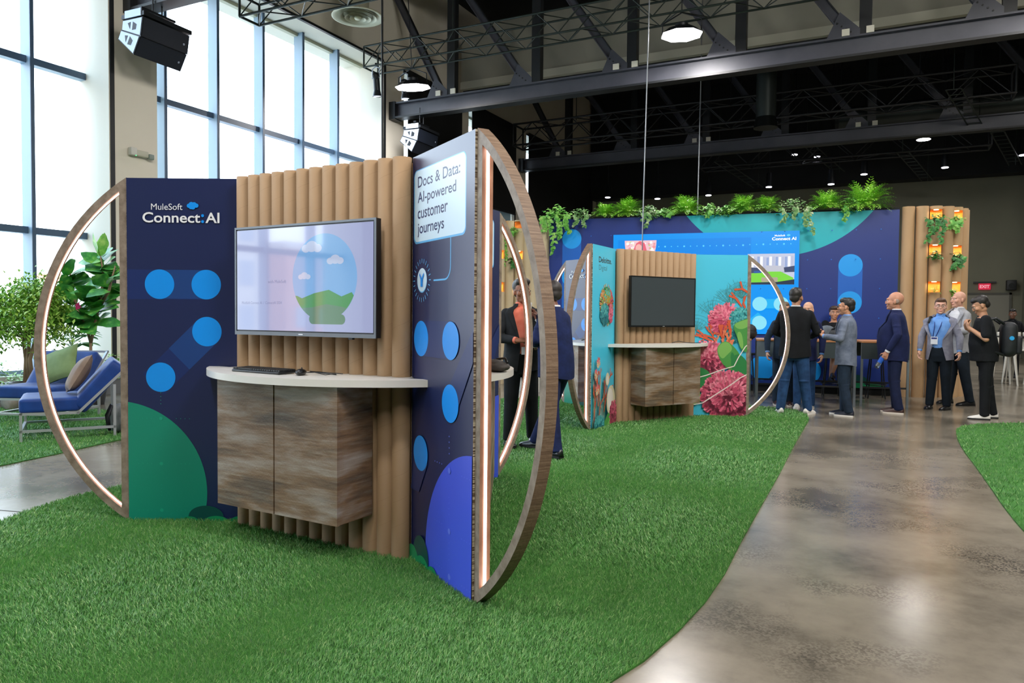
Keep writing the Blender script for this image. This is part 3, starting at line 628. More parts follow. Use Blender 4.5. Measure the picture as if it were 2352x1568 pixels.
def turf(name, poly, label, D0, cap=None):
    t = empty(name, Matrix.Translation((poly[0][0], poly[0][1], 0)), label, 'artificial grass', kind='stuff')
    inv = Matrix.Translation((-poly[0][0], -poly[0][1], 0))
    MB().prism(poly, .001, .010, tbase).build('backing', t, inv)
    pa = np.array(poly); lo = pa.min(0); hi = pa.max(0); A = (hi-lo).prod(); n = int(A*D0)
    out = []
    for ch in range(8):
        P = lo+(hi-lo)*rng.random((n//8+1, 2)); d = np.maximum(np.hypot(P[:, 0], P[:, 1]), 1.6)
        keep = (rng.random(len(P)) < np.minimum(1, (2.9/d)**1.75)) & inpoly(P, poly) & ((np.abs((P[:, 0]+1.679)+.036*(P[:, 1]-4.651)) > .004+.0012*P[:, 1]) | (P[:, 1] < 3.2)); out.append(P[keep])
    P = np.concatenate(out); N = len(P); d = np.maximum(np.hypot(P[:, 0], P[:, 1]), 1.6)
    ws = np.maximum(1, d/2.9)**.85*.0014*rng.uniform(.7, 1.3, N); h = rng.uniform(.014, .026, N)*np.minimum(1.0+.03*d, 1.25)
    a = rng.uniform(0, 2*np.pi, N); lean = rng.uniform(.1, 1.0, N)*.020*np.minimum(1+.05*d, 1.5)
    # tufts lean together in drifts
    la = a+1.2*np.sin(P[:, 0]*1.7+1)*np.cos(P[:, 1]*1.3)
    dx, dy = np.cos(la)*lean, np.sin(la)*lean; ox, oy = np.cos(a)*ws, np.sin(a)*ws
    V = np.zeros((N, 5, 3), np.float32)
    V[:, 0] = np.stack([P[:, 0]-ox, P[:, 1]-oy, np.full(N, .008)], 1); V[:, 1] = np.stack([P[:, 0]+ox, P[:, 1]+oy, np.full(N, .008)], 1)
    V[:, 2] = np.stack([P[:, 0]+ox*.8+dx*.35, P[:, 1]+oy*.8+dy*.35, .008+h*.6], 1); V[:, 3] = np.stack([P[:, 0]-ox*.8+dx*.35, P[:, 1]-oy*.8+dy*.35, .008+h*.6], 1)
    V[:, 4] = np.stack([P[:, 0]+dx, P[:, 1]+dy, .008+h], 1)
    V[:, :, 0] -= poly[0][0]; V[:, :, 1] -= poly[0][1]
    me = bpy.data.meshes.new('blades'); me.vertices.add(N*5); me.vertices.foreach_set('co', V.reshape(-1))
    base = (np.arange(N)*5)[:, None]; loops = np.concatenate([base+np.array([0, 1, 2, 3]), base+np.array([3, 2, 4])], 1).reshape(-1).astype(np.int32)
    me.loops.add(N*7); me.loops.foreach_set('vertex_index', loops); me.polygons.add(N*2)
    st = (np.arange(N)*7)[:, None]+np.array([0, 4]); me.polygons.foreach_set('loop_start', st.reshape(-1).astype(np.int32))
    me.update(calc_edges=True); me.validate()
    at = me.attributes.new('rnd', 'FLOAT', 'POINT'); rv = np.clip(rng.normal(.45, .22, N), 0, 1); at.data.foreach_set('value', np.repeat(rv, 5).astype(np.float32))
    me.materials.append(tm_); o = bpy.data.objects.new('blades', me); COL.objects.link(o); o.parent = t
    return N
right = [(-.95, 2.2), (-.92, 2.725), (-.857, 2.956), (-.803, 3.321), (-.769, 3.715), (-.761, 4.18), (-.782, 4.794), (-.805, 5.885), (-.827, 7.117), (-.87, 8.6), (-.90, 10.2), (-.92, 11.2), (-1.0, 11.75), (-1.2, 12.2), (-1.75, 12.4)]
left = [(-3.0, 12.45), (-5.2, 12.1), (-5.9, 11.0), (-6.1, 8.5), (-5.9, 6.0), (-5.65, 4.6), (-5.56, 4.0), (-5.53, 3.5), (-5.42, 3.11), (-5.30, 2.87), (-4.9, 2.1), (-4.0, 1.2), (-3.0, .6), (-2.0, .6), (-1.3, 1.2)]
n1 = turf('turf_mat', right+left, 'large green artificial turf under the two booths, curving along the concrete path', 40000)
n2 = turf('turf_mat', smooth_poly([(1.9, 12.5), (1.25, 12.0), (.90, 11.5), (.82, 10.6), (.80, 9.5), (.825, 8.5), (.84, 7.5), (.85, 6.5), (.9, 5.6), (1.6, 4.6), (4.5, 4.6), (6.0, 8.0), (5.0, 12.4)], 1), 'green artificial turf across the path, cut off by the right edge', 9000)
n3 = turf('turf_mat', smooth_poly([(-7.15, 3.2), (-7.3, 4.3), (-7.5, 5.0), (-7.62, 5.5), (-8.0, 6.6), (-9.8, 7.0), (-11.8, 6.6), (-12.0, 4.0), (-11.0, 2.4), (-8.4, 2.2)], 1), 'green artificial turf under the blue lounge chairs by the window', 16000)
print('blades', n1, n2, n3)
# ---------------------------------------------------------------- overhead steel
webm = noise_mat('beam_paint', ['#3d3f48', '#4b4c55'], scale=(1.5, 1.5, 1.5), rough=.42)
whitecap = M('white_cap', '#d8d4c4', .5)
def roof_truss(Y, label):
    t = empty('roof_truss', TR(0, Y, 0), label, 'roof truss'); x0, x1 = XF+.01, XR-.1
    m = MB(); m.bx(x0+.2, x1, -.02, .02, 7.02, 7.40, webm); m.bx(x0+.2, x1, -.16, .16, 6.97, 7.02, darkm); m.bx(x0+.2, x1, -.14, .14, 7.38, 7.42, webm); m.bx(x0, x0+.2, -.17, .17, 6.95, 7.44, darkm); m.build('bottom_chord', t)
    m = MB(); m.bx(x0, x1, -.15, .15, 10.5, 10.85, darkm); m.build('top_chord', t)
    xs = [-10.69+2.545*i for i in range(9)]
    for i, x in enumerate(xs):
        m = MB(); m.bx(x-.12, x+.12, -.10, .10, 7.42, 10.5, darkm); m.build('post', t)
        a = Vector((x-2.545+.12 if i else x0+.1, 0, 10.5)); b = Vector((x-.30, 0, 7.46)); d = b-a; X = Matrix.Translation((a+b)/2) @ d.to_track_quat('Z', 'Y').to_matrix().to_4x4()
        m = MB(); m.box((0, 0, 0), (.03, .16, d.length), webm, X); m.box((0, .09, 0), (.12, .02, d.length), darkm, X); m.box((0, -.09, 0), (.12, .02, d.length), webm, X); m.build('diagonal', t)
        m = MB(); m.add([(x-.75, -.115, 7.42), (x-.1, -.115, 7.42), (x-.1, -.115, 7.55), (x-.50, -.115, 7.95)], [(0, 1, 2, 3)], webm)
        for k in range(4): m.cyl((x-.55+.09*k, -.13, 7.50+.07*(3-k)), (x-.55+.09*k, -.11, 7.50+.07*(3-k)), .018, darkm, n=8)
        m.build('gusset_plate', t)
        if i % 2 == 0: [MB().bx(x+q, x+q+.15, -.16, -.12, 7.42, 7.56, whitecap).build('cable_clip', t) for q in (-.45, .02)]
    return t
roof_truss(9.3, 'black steel roof truss nearest overhead, its end above the lit pillar at upper left')
roof_truss(17.5, 'black steel roof truss with bright bottom beam crossing behind the round lamps')
roof_truss(25.8, 'black steel roof truss further back, dark beam above the plant-topped wall')
def box_truss(name, x0, x1, Y, z, w_, h, label, step=.55, r=.025, rz=0, mat=darkm):
    X = TR(x0, Y, z, rz); t = empty(name, X, label, 'lighting truss'); L_ = x1-x0
    m = MB()
    for y in (0, w_):
        for q in (0, h): m.cyl((0, y, q), (L_, y, q), r, mat, n=8)
    m.build('chords', t); m = MB(); n = int(L_/step)
    for i in range(n):
        a, b = i*step, (i+1)*step; f = i % 2
        for y in (0, w_): m.cyl((a, y, h if f else 0), (b, y, 0 if f else h), r*.5, mat, n=6)
        for q in (0, h): m.cyl((a, 0 if f else w_, q), (b, w_ if f else 0, q), r*.5, mat, n=6)
    for x in (0, L_): 
        m.cyl((x, 0, 0), (x, 0, h), r, mat, n=6); m.cyl((x, w_, 0), (x, w_, h), r, mat, n=6); m.cyl((x, 0, 0), (x, w_, 0), r, mat, n=6); m.cyl((x, 0, h), (x, w_, h), r, mat, n=6)
    m.build('lacing', t)
    for k in range(3): MB().cyl((L_*(.15+.35*k), w_/2, h), (L_*(.15+.35*k), w_/2, ZC-z-.02), .015, mat, n=6).build('suspension_chain', t)
    return t
bt = M('truss_green_grey', '#2b3430', .4, metal=.4)
box_truss('lighting_truss', -12.3, 4.5, 15.7, 7.87, .6, .53, 'open black lighting truss carrying the two theatre spots and both round lamps', mat=bt)
box_truss('lighting_truss', -11.2, -3.0, 10.5, 7.12, .5, .4, 'short end of a black lighting truss at the top edge above the tall window', mat=bt)
box_truss('lighting_truss', -12.1, 3.0, 24.0, 7.55, .8, .75, 'black lighting truss in the dark behind the first beam', step=.75, r=.035)
box_truss('lighting_truss', -6.5, 3.0, 29.0, 7.2, .8, .9, 'black lighting truss furthest back over the plant-topped wall', step=.9, r=.04)
# grey partition pocket behind the first truss and dark ducts
pk = noise_mat('fabric_grey', ['#807e72', '#8f8d81'], scale=(.4, .4, .4), rough=.85); pk2 = M('pocket_edge', '#a3a192', .7)
m = MB(); m.bx(-11.9, XR-.1, 20, 20.6, 8.62, 10.3, pk); m.bx(-11.9, XR-.1, 19.93, 20.1, 8.40, 8.62, pk2); m.bx(-11.9, XR-.1, 20.1, 20.6, 8.30, 8.42, darkest)
tag(m.build('ceiling_pocket'), kind='structure')
duct = M('duct_dark', '#1b1f20', .4, metal=.6); ductl = M('duct_grey', '#39403f', .4, metal=.6)
def tagd(m, name, label, cat, **k): return tag(m.build(name), label, cat, **k)
m = MB(); m.cyl((-3.2, 22.5, 7.2), (-3.2, 22.5, 9.6), .28, ductl, n=20); m.cyl((-3.2, 22.5, 6.9), (-3.2, 22.5, 7.2), .34, duct, .28, n=20); m.path([(-3.2, 22.5, 9.6), (-3.2, 22.8, 10.2), (-3.2, 26, 10.4)], .28, duct, 14)
tagd(m, 'ventilation_duct', 'grey vertical duct hanging in the dark right of the thin steel cable', 'duct')
m = MB(); m.cyl((-1.5, 26.8, 8.0), (9, 26.8, 8.0), .35, ductl, n=18); m.cyl((-1.5, 26.8, 8.0), (-1.6, 26.8, 8.0), .42, duct, n=18)
tagd(m, 'ventilation_duct', 'long dark round duct running sideways under the black ceiling', 'duct')
m = MB(); m.cyl((-12, 21.5, 10.3), (10, 21.5, 10.3), .5, duct, n=18); tagd(m, 'ventilation_duct', 'large dark duct close under the ceiling behind the grey pocket', 'duct')
for i, (x, y, z) in enumerate(((-5.5, 27.5, 7.1), (-2.6, 28.2, 7.6), (.4, 28.5, 7.1), (3.0, 27.6, 7.3), (1.5, 23.2, 7.6))):   # cable ladders
    m = MB(); L_ = 3.2
    for s in (-.18, .18): m.cyl((x+s, y, z), (x+s+.9, y+L_, z-.5), .02, bt, n=6)
    for k in range(9): m.cyl((x-.18+.1*k, y+L_*k/9, z-.055*k), (x+.18+.1*k, y+L_*k/9, z-.055*k), .014, bt, n=6)
    m.cyl((x, y, z), (x, y, ZC-.02), .012, bt, n=6); m.cyl((x+.9, y+L_, z-.5), (x+.9, y+L_, ZC-.02), .012, bt, n=6)
    tagd(m, 'cable_ladder', 'dark cable ladder in the rigging above the backdrop, '+('leftmost', 'second from the left', 'middle one', 'rightmost', 'nearest, in front of the others')[i], 'cable tray', group='cable ladders in the dark rigging')
# octagonal lamps
lampe = M('lamp_face', '#ffffff', emit='#fff6fb', es=22); lampb = M('lamp_body', '#23262a', .4, metal=.5)
def octo(x, y, z, label, power, tilt=0, rz=0, grp='round white work lamps', q=1.):
    t = empty('pendant_lamp', Matrix.Translation((x, y, z)) @ Matrix.Rotation(tilt, 4, 'X') @ Matrix.Rotation(rz, 4, 'Z'), label, 'lamp', grp)
    MB().cyl((0, 0, .02), (0, 0, .14), .45*q, lampb, .30*q, n=8, smooth=False).cyl((0, 0, .14), (0, 0, .24), .14, lampb, n=12).build('housing', t)
    MB().cyl((0, 0, 0), (0, 0, .019), .44*q, lampe, n=8, smooth=False).build('diffuser', t)
    m = MB(); m.path([(-.42*q, 0, .06), (-.42*q, 0, .30), (0, 0, .48), (.42*q, 0, .30), (.42*q, 0, .06)], .014, lampb, 6); m.cyl((0, 0, .48), (0, 0, ZC-z-.01), .012, lampb, n=6); m.build('yoke', t)
    a = area('lamp_light', (0, 0, -.02), (0, 0, 0), .8, .8, power, (1, .97, .94)); a.parent = t
    return t
octo(-10.69, 15.6, 7.10, 'round white lamp glowing in front of the gusset of the first truss', 190, R(6))
octo(-4.04, 16.0, 7.47, 'round white lamp glowing beside the thin steel cable at top centre', 190, R(2))
octo(.96, 26.9, 7.1, 'round white lamp glowing small and far away, below the second roof truss', 120, q=.45)
octo(7.5, 24.0, 7.6, 'added round fill lamp for the far hall, unseen outside the frame on the right', 380)  # out of view, added to brighten the far wall and door
for x, y, z in ((-1.6, -.5, 7.3), (-7.0, 2.5, 7.4), (2.2, 5.2, 7.4), (-1.0, 10.0, 7.8), (3.2, 15.8, 7.5), (2.5, -5.0, 7.4)):  # unseen lamps added to reach the room's brightness
    octo(x, y, z, 'added unseen round lamp above the frame, '+{-1.6: 'just behind the camera', -7.0: 'over the window side of the nearest booth', 2.2: 'over the concrete path', -1.0: 'between the coral booth and the backdrop', 3.2: 'over the right-hand grass', 2.5: 'furthest behind the camera'}[x], 150)
# suspended loudspeakers
grl = noise_mat('speaker_grille', ['#0d1420', '#141c2a'], scale=(60, 60, 60), rough=.5); plate = M('speaker_side_plate', '#a8b4c8', .4, metal=.3)
def array(x, y, z, rz, label):
    t = empty('line_array_speaker', TR(x, y, z, rz) @ Matrix.Scale(.80, 4), label, 'loudspeaker', 'suspended two-box loudspeakers'); zz = 0; ang = 0
    P = Vector((0, 0, 0))
    for k, a in enumerate((R(10), R(30))):
        X = Matrix.Translation(P) @ Matrix.Rotation(a, 4, 'Y'); h = .42; W = .62
        c = MB(); prof = [(.0, 0), (.0, -h), (-.62, -h+.10), (-.62, -.10)]
        # wedge cabinet: x forward, z down
        vs = [(p[0], s*W, p[1]) for s in (-1, 1) for p in prof]; c.add(vs, [(0, 1, 2, 3), (7, 6, 5, 4), (0, 4, 5, 1), (1, 5, 6, 2), (2, 6, 7, 3), (3, 7, 4, 0)], lampb, X=X)
        c.add([(.012, -W+.01, -.01), (.012, W-.01, -.01), (.012, W-.01, -h+.01), (.012, -W+.01, -h+.01)], [(0, 3, 2, 1)], grl, X=X); c.cyl((.013, W-.14, -h*.55), (.018, W-.14, -h*.55), .025, plate, n=12, X=X)
        c.build('cabinet', t)
        for sd in (-1, 1):
            s = MB(); s.prism([(-.02, -.02), (-.02, -h+.02), (-.60, -h+.12), (-.60, -.12)], 0, .012, plate, X @ Matrix.Translation((0, sd*(W+.006)+.006, 0)) @ Matrix.Rotation(R(90), 4, 'X'))
            for q in (-.22, -.38): s.prism([(q-.06, -.12), (q+.06, -.17), (q+.05, -.28), (q-.06, -.30)] if q > -.3 else [(q-.06, -.16), (q+.03, -.13), (q+.03, -.28)], 0, .004, lampb, X @ Matrix.Translation((0, sd*(W+.014)+.002, 0)) @ Matrix.Rotation(R(90), 4, 'X'))
            s.build('rigging_plate', t)
        P = (X @ Vector((-.02, 0, -h))).to_3d()
    m = MB(); m.box((-.3, 0, .07), (.7, 1.28, .09), lampb); m.box((-.28, -.64, .10), (.5, .03, .16), plate); m.build('flying_frame', t)
    m = MB()
    for s in (-.12, .12): m.cyl((-.3, s, .12), (-.3, s, .85), .018, lampb, n=6)
    m.box((-.3, 0, .30), (.10, .9, .05), lampb); m.build('hanging_rods', t); return t
array(-11.62, 9.22, 6.55, R(2), 'black two-box loudspeaker hanging against the tall window at upper left')
array(-11.45, 17.5, 6.50, R(2), 'black two-box loudspeaker hanging under the first truss behind the tube wall')
# theatre spots on truss end
def spot(x, y, z, label, s=1.):
    t = empty('theatre_spot', TR(x, y, z), label, 'spotlight'); m = MB(); m.cyl((0, 0, -.12), (0, .05, -.55*s), .085, lampb, n=14); m.cyl((0, .05, -.55*s), (0, .06, -.70*s), .085, lampb, .12, n=14); m.build('barrel', t)
    MB().path([(-.11, 0, -.25), (-.11, 0, 0), (0, 0, .06), (.11, 0, 0), (.11, 0, -.25)], .014, plate, 6).cyl((0, 0, .06), (0, 0, .14), .03, lampb, n=8).build('clamp', t)
    MB().cyl((0, .06, -.70*s), (0, .062, -.705*s), .105, M('lens_glow', '#ffffff', emit='#eaf2ff', es=4), n=16).build('lens', t)
    MB().ell((.02, -.02, -.2), (.10, .12, .10), lampb, 12).build('lamp_housing', t)
spot(-11.95, 15.75, 7.80, 'theatre spot hanging at the very end of the lighting truss'); spot(-11.45, 16.3, 7.72, 'theatre spot next to the end one on the lighting truss, lower', .85)
glow = M('downlight_glow', '#ffffff', emit='#f4f2ff', es=7)
ORD = ['first', 'second', 'third', 'fourth', 'fifth', 'sixth', 'seventh', 'eighth', 'ninth', 'tenth', 'eleventh']; DLX = (-10.61, -8.46, -6.39, -3.2, -2.4, -4.1, -1.9, -.8, 1.75, 4.0, 4.6)
for i, (x, z) in enumerate(((-10.61, 6.46), (-8.46, 6.27), (-6.39, 6.28), (-3.2, 7.6), (-2.4, 7.45), (-4.1, 6.45), (-1.9, 6.4), (-.8, 6.68), (1.75, 6.72), (4.0, 6.95), (4.6, 7.1))):
    t = empty('downlight', TR(x, 30, z), 'small glowing black spotlight under the dark ceiling, '+ORD[sorted(range(11), key=lambda q: DLX[q]).index(i)]+' from the left of eleven', 'spotlight', 'small glowing spots under the dark ceiling')
    MB().cyl((0, 0, .02), (.0, .05, .55), .12, lampb, .10, n=12).cyl((0, .05, .55), (0, .05, ZC-z), .02, lampb, n=6).build('barrel', t); MB().cyl((0, 0, 0), (0, 0, .02), .11, glow, n=16).build('lens', t)
# ceiling air diffuser
dm = M('diffuser_white', '#bdbca4', .5); t = empty('air_diffuser', TR(-11.39, 14.31, 8.50), 'round white ceiling air diffuser with concentric rings at top', 'air diffuser')
MB().lathe([(.26, 0.75), (.26, .12), (.34, .08), (.60, .03), (.62, .0), (.58, -.01), (.50, .03), (.46, .06)], dm, n=40, caps=False).build('collar', t)
for r0, z in ((.44, -.02), (.31, -.035), (.19, -.05)): MB().lathe([(r0, z), (r0-.10, z+.07), (r0-.09, z+.075), (r0+.005, z+.01)], dm, n=40, caps=False).build('cone_ring', t)
MB().lathe([(.0, -.055), (.07, -.05), (.09, -.02), (.02, .05)], dm, n=24, caps=False).build('centre_cone', t)
m = MB(); m.path([(-11.39, 14.31, 9.2), (-11.39, 14.4, 10.2), (-11.0, 14.8, 10.9)], .3, duct, 16); m.path([(-11.0, 14.8, 10.9), (-6, 15.2, 10.9)], .34, duct, 16); tagd(m, 'ventilation_duct', 'dark flexible duct rising from the round air diffuser', 'duct')
# cables
m = MB(); m.path([(-9.34, 12.5, ZC), (-9.33, 12.5, 7.8), (-9.31, 12.5, 4.6), (-9.3, 12.5, 0.0)], .022, darkm, 8); tagd(m, 'hanging_cable', 'thick black cable hanging straight down behind the tube wall', 'cable')
cab = M('steel_cable', '#8c9094', .4, metal=.6)
m = MB(); m.path([(-3.82, 13.2, ZC), (-3.93, 13.2, 7.1), (-3.96, 13.2, 5.0), (-3.99, 13.2, 3.0), (-4.0, 13.2, .01)], .011, cab, 6); tagd(m, 'hanging_cable', 'thin pale steel cable dropping in front of the blue video wall', 'cable')
m = MB(); m.path([(-4.5, 20, ZC), (-4.52, 20, 7.0), (-4.55, 20, 3.0), (-4.55, 20, 0)], .016, cab, 6); tagd(m, 'hanging_cable', 'thin dark steel cable dropping behind the plants on the wall', 'cable')
# device on pier
t = empty('emergency_light', TR(XF+.012, 9.42, 4.42), 'small white wall box with green light on the pillar', 'emergency light'); dv = M('device_white', '#b9b9a8', .5)
MB().rbox((.05, 0, 0), (.10, .30, .11), .015, dv).build('box', t); MB().rbox((.07, -.17, .01), (.10, .12, .14), .01, M('device_face', '#c8c8c0', .4)).build('lamp_head', t); MB().rbox((.08, .20, -.03), (.10, .11, .10), .02, M('device_grey', '#7f8d86', .4)).build('lamp_head', t)
MB().ell((.11, -.13, -.06), (.01, .01, .01), M('led_green', '#40ff80', emit='#40ff80', es=3), 8).build('indicator', t)

# ---------------------------------------------------------------- backdrop with video wall
WA = Vector((-6.38, 14.39, 0)); WBp = Vector((.20, 15.49, 0)); wd_ = (WBp-WA).normalized(); wl_ = (WBp-WA).length; wn_ = Vector((-wd_.y, wd_.x, 0))
WX = Matrix(((wd_.x, wn_.x, 0, WA.x), (wd_.y, wn_.y, 0, WA.y), (0, 0, 1, 0), (0, 0, 0, 1)))
GR = .4
wnavy = M('backdrop_navy', '#1a3584', .42); wteal = M('backdrop_teal', '#14bac8', .42); waz = M('backdrop_azure', '#14a6ff', .42); wbd = M('backdrop_band', '#1468cc', .42)
t = empty('stage_backdrop', WX, 'long navy backdrop wall with teal and blue discs, topped with ferns', 'backdrop', kind='thing')
m = MB(); m.bx(0, wl_, 0, .45, .13, 3.46, wnavy); a = Art(m, Matrix.Identity(4), wl_, 3.33, v0=.13, step=.0006)
a.poly(circ((4.53, 4.78), 2.155, 120), wteal); a.poly([(.29, 1.6), (.69, 1.6), (.69, 3.05), (.29, 3.05)], wbd); a.poly(circ((.49, 3.05), .205), waz); a.poly(circ((.49, 2.25), .205), waz)
a.poly([(5.65, 1.74), (6.07, 1.74), (6.07, 2.44), (5.65, 2.44)], wbd); a.poly(circ((5.86, 2.44), .21), waz); a.poly(circ((5.86, 1.74), .21), waz)
for c in ((4.32, .46), (5.15, .42), (1.0, .55), (2.6, .5)): a.poly(circ(c, .24), waz)
a.poly(circ((6.0, .16), .26, 40, .22), bushd); a.poly([(5.75, .13), (6.5, .13), (6.5, .20), (6.1, .24), (5.8, .21)], bushl)
for k in range(14):
    for q in range(5): a.poly(circ((.9+.42*k, .9+.55*q), .012, 8), wbd)
m.build('printed_face', t); MB().bx(0.02, wl_-.02, .03, .42, .0, .13, darkest).build('plinth', t)
MB().bx(0, wl_, .02, .43, 3.46, 3.50, darkest).build('planter_ledge', t)
def S(n, c, s=.8): return M('video_'+n, '#050608', .25, emit=c, es=s)
t = empty('video_screen', WX @ Matrix.Translation((1.37, -.03, 1.12)), 'large glowing blue video screen showing a stadium picture, set into the backdrop', 'screen', kind='thing'); W_, H_ = 3.58, 1.99
MB().bx(.002, W_-.002, 0, .029, .002, H_-.002, tvb).build('cabinet', t)
m = MB(); m.bx(0, W_, -.003, 0, 0, H_, S('blue', '#0a94f0', .86)); a = Art(m, Matrix.Translation((0, -.003, 0)), W_, H_, step=.0006)
a.poly([(.1, 1.2), (2.7, 1.2), (2.7, 1.88), (.1, 1.88)], S('blue2', '#0a8aec', .84))
for k in range(26): a.poly(circ((.3+.125*k, 1.73 if k < 19 else 1.74), .011 if k % 3 else .018, 8), S('dot', '#5fd0ff', .9))
a.text('MuleSoft', 3.13, 1.885, h=.035, wd=.19, mat=S('white', '#f4fbff', 1.0), bold=.02); cloud(a, 3.38, 1.905, .06, S('dot', '#5fd0ff')); a.text('Connect AI', 3.08, 1.81, h=.06, wd=.44, mat=S('white', '#f4fbff'), bold=.03)
# stadium picture
x0, y0, x1, y1 = 2.64, .96, 3.50, 1.555
a.poly([(x0, y0), (x1, y0), (x1, y1), (x0, y1)], S('haze', '#c9cfe6', .82))
for k in range(15):
    u = x0+.01+k*.056; hh = random.Random(k).uniform(.12, .30); a.poly([(u, y1-.02-hh*.2), (u+.045, y1-.02-hh*.2), (u+.045, y0+.25), (u, y0+.25)], S('tower%d' % (k % 3), ('#8f9fc6', '#e8ecf6', '#aeb4cc')[k % 3], 1.))
a.poly([(x0, y0+.22), (x1, y0+.24), (x1, y0+.36), (x0+.5, y0+.30), (x0, y0+.34)], S('stands', '#3c4766', 1.)); a.poly([(x0+.30, y0+.24), (x1-.18, y0+.24), (x1-.2, y0+.36), (x0+.34, y0+.37)], S('crowd', '#c8cad8'))
a.poly([(x0, y0), (x1, y0), (x1-.02, y0+.13), (x1-.25, y0+.25), (x0+.3, y0+.25), (x0, y0+.21)], S('pitch', '#74c93f', 1.)); a.poly([(x0, y0), (x1, y0), (x1, y0+.10), (x0+.55, y0+.05), (x0, y0+.04)], S('shadow', '#2c3a50'))
a.poly(rrect(x0+.26, y0+.05, x0+.56, y0+.14, .02), S('stand2', '#b3ab94')); a.poly([(x0+.12, y0+.22), (x0+.26, y0+.225), (x0+.26, y0+.27), (x0+.12, y0+.265)], S('sign', '#3960a8'))
# portrait in a half disc
hd = [(.56+.32*1.0*math.cos(R(t_)), 1.86+.55*math.sin(R(t_))) for t_ in range(180, 361, 9)]; a.poly(hd, S('petal', '#f0c6cf', .85))
rg = random.Random(4); 
for k in range(60):
    p = (.56+rg.uniform(-.28, .28), 1.86-rg.uniform(.02, .3)); a.poly(circ(p, rg.uniform(.015, .035), 8), S('petal%d' % (k % 4), ('#ffffff', '#b9d28f', '#f09a9f', '#f7e9c8')[k % 4], .85))
a.poly([(.44+0*k, 1.52) for k in range(1)]+[(.43, 1.68), (.48, 1.80), (.56, 1.845), (.65, 1.80), (.69, 1.66), (.70, 1.52)], S('hair', '#e8697c', .85)); a.poly(circ((.53, 1.70), .065, 24, .085), S('face', '#f4b7b0', .85))
lc = S('disc', '#8fe6fb', .8); a.poly([(2.86, .50), (3.32, .50), (3.32, .68), (2.86, .68)], S('band', '#25b2f2', .85)); a.poly([(2.55, .0), (2.75, -.0), (2.99, .30), (2.85, .42), (2.6, .2)], S('band', '#25b2f2'))
for c in ((2.88, .585), (3.27, .585), (2.88, .22), (3.27, .02)): a.poly(circ(c, .135), lc)
m.build('screen', t)
GR = .27
# tube towers at both ends of the backdrop
niche = M('niche_amber', '#f2a24a', .6)
tub2 = noise_mat('pale_card_tube', ['#b9966d', '#c8a67e'], scale=(1.2, 1.2, .6), rough=.7)
creamt = noise_mat('cream_card_tube', ['#c6b490', '#d4c4a3'], scale=(1.2, 1.2, .6), rough=.7)
def tower_tubes(label, cols, X, mat, H=3.5, r=.105):
    T = empty('tube_tower', X, label, 'tube tower')
    for x, y, gaps in cols:
        zs = [0.0] + [z for g in gaps for z in g] + [H]
        m = MB()
        for i in range(0, len(zs), 2): m.cyl((x, y, zs[i]), (x, y, zs[i+1]), r, mat, n=22)
        for g0, g1 in gaps:
            vs = [(x+r*.96*math.cos(R(t_)), y+r*.96*math.sin(R(t_)), z) for z in (g0, g1) for t_ in range(-20, 201, 20)]; n = len(vs)//2
            m.add(vs, [(i, i+1, n+i+1, n+i) for i in range(n-1)], niche, True)
        m.build('cardboard_tube', T)
        for g0, g1 in gaps:
            MB().cyl((x, y-.03, g1-.012), (x, y-.03, g1-.001), .04, M('niche_lamp', '#ffffff', emit='#ffe2b0', es=4), n=14).build('downlight', T)
            l = area('niche_light', (x, y-.03, g1-.02), (0, 0, 0), .05, .05, .75, (1, .68, .36)); l.parent = T
    return T
G3 = [(1.93, 2.13), (2.62, 2.80), (3.27, 3.44)]
tower_tubes('tower of upright cardboard tubes with amber niches at the right end of the backdrop', [(.345, 15.52, []), (.57, 15.56, []), (.79, 15.62, G3), (.985, 15.76, []), (1.135, 15.94, G3), (1.24, 16.16, []), (1.28, 16.4, [])], Matrix.Identity(4), tub2)
tower_tubes('tower of cream cardboard tubes with amber niches at the left end of the backdrop', [(-6.475, 14.36, []), (-6.68, 14.27, []), (-6.80, 14.20, []), (-6.95, 14.12, G3), (-7.12, 13.98, []), (-7.24, 13.80, G3), (-7.30, 13.6, [])], Matrix.Identity(4), creamt, H=3.42)
t = empty('plinth', TR(-5.55, 12.6, 0), 'low curved plinth of pale upright tubes behind the two talking men', 'plinth'); pw = M('pale_tube', '#c4c2ba', .6)
for i in range(8): MB().cyl((-.62+.125*i, .10*abs(i-3.5)*.35, 0), (-.62+.125*i, .10*abs(i-3.5)*.35, .48), .062, pw, n=16).build('tube', t)
MB().prism(rrect(-.70, -.06, .35, .26, .06), .481, .50, pw).build('top_board', t)

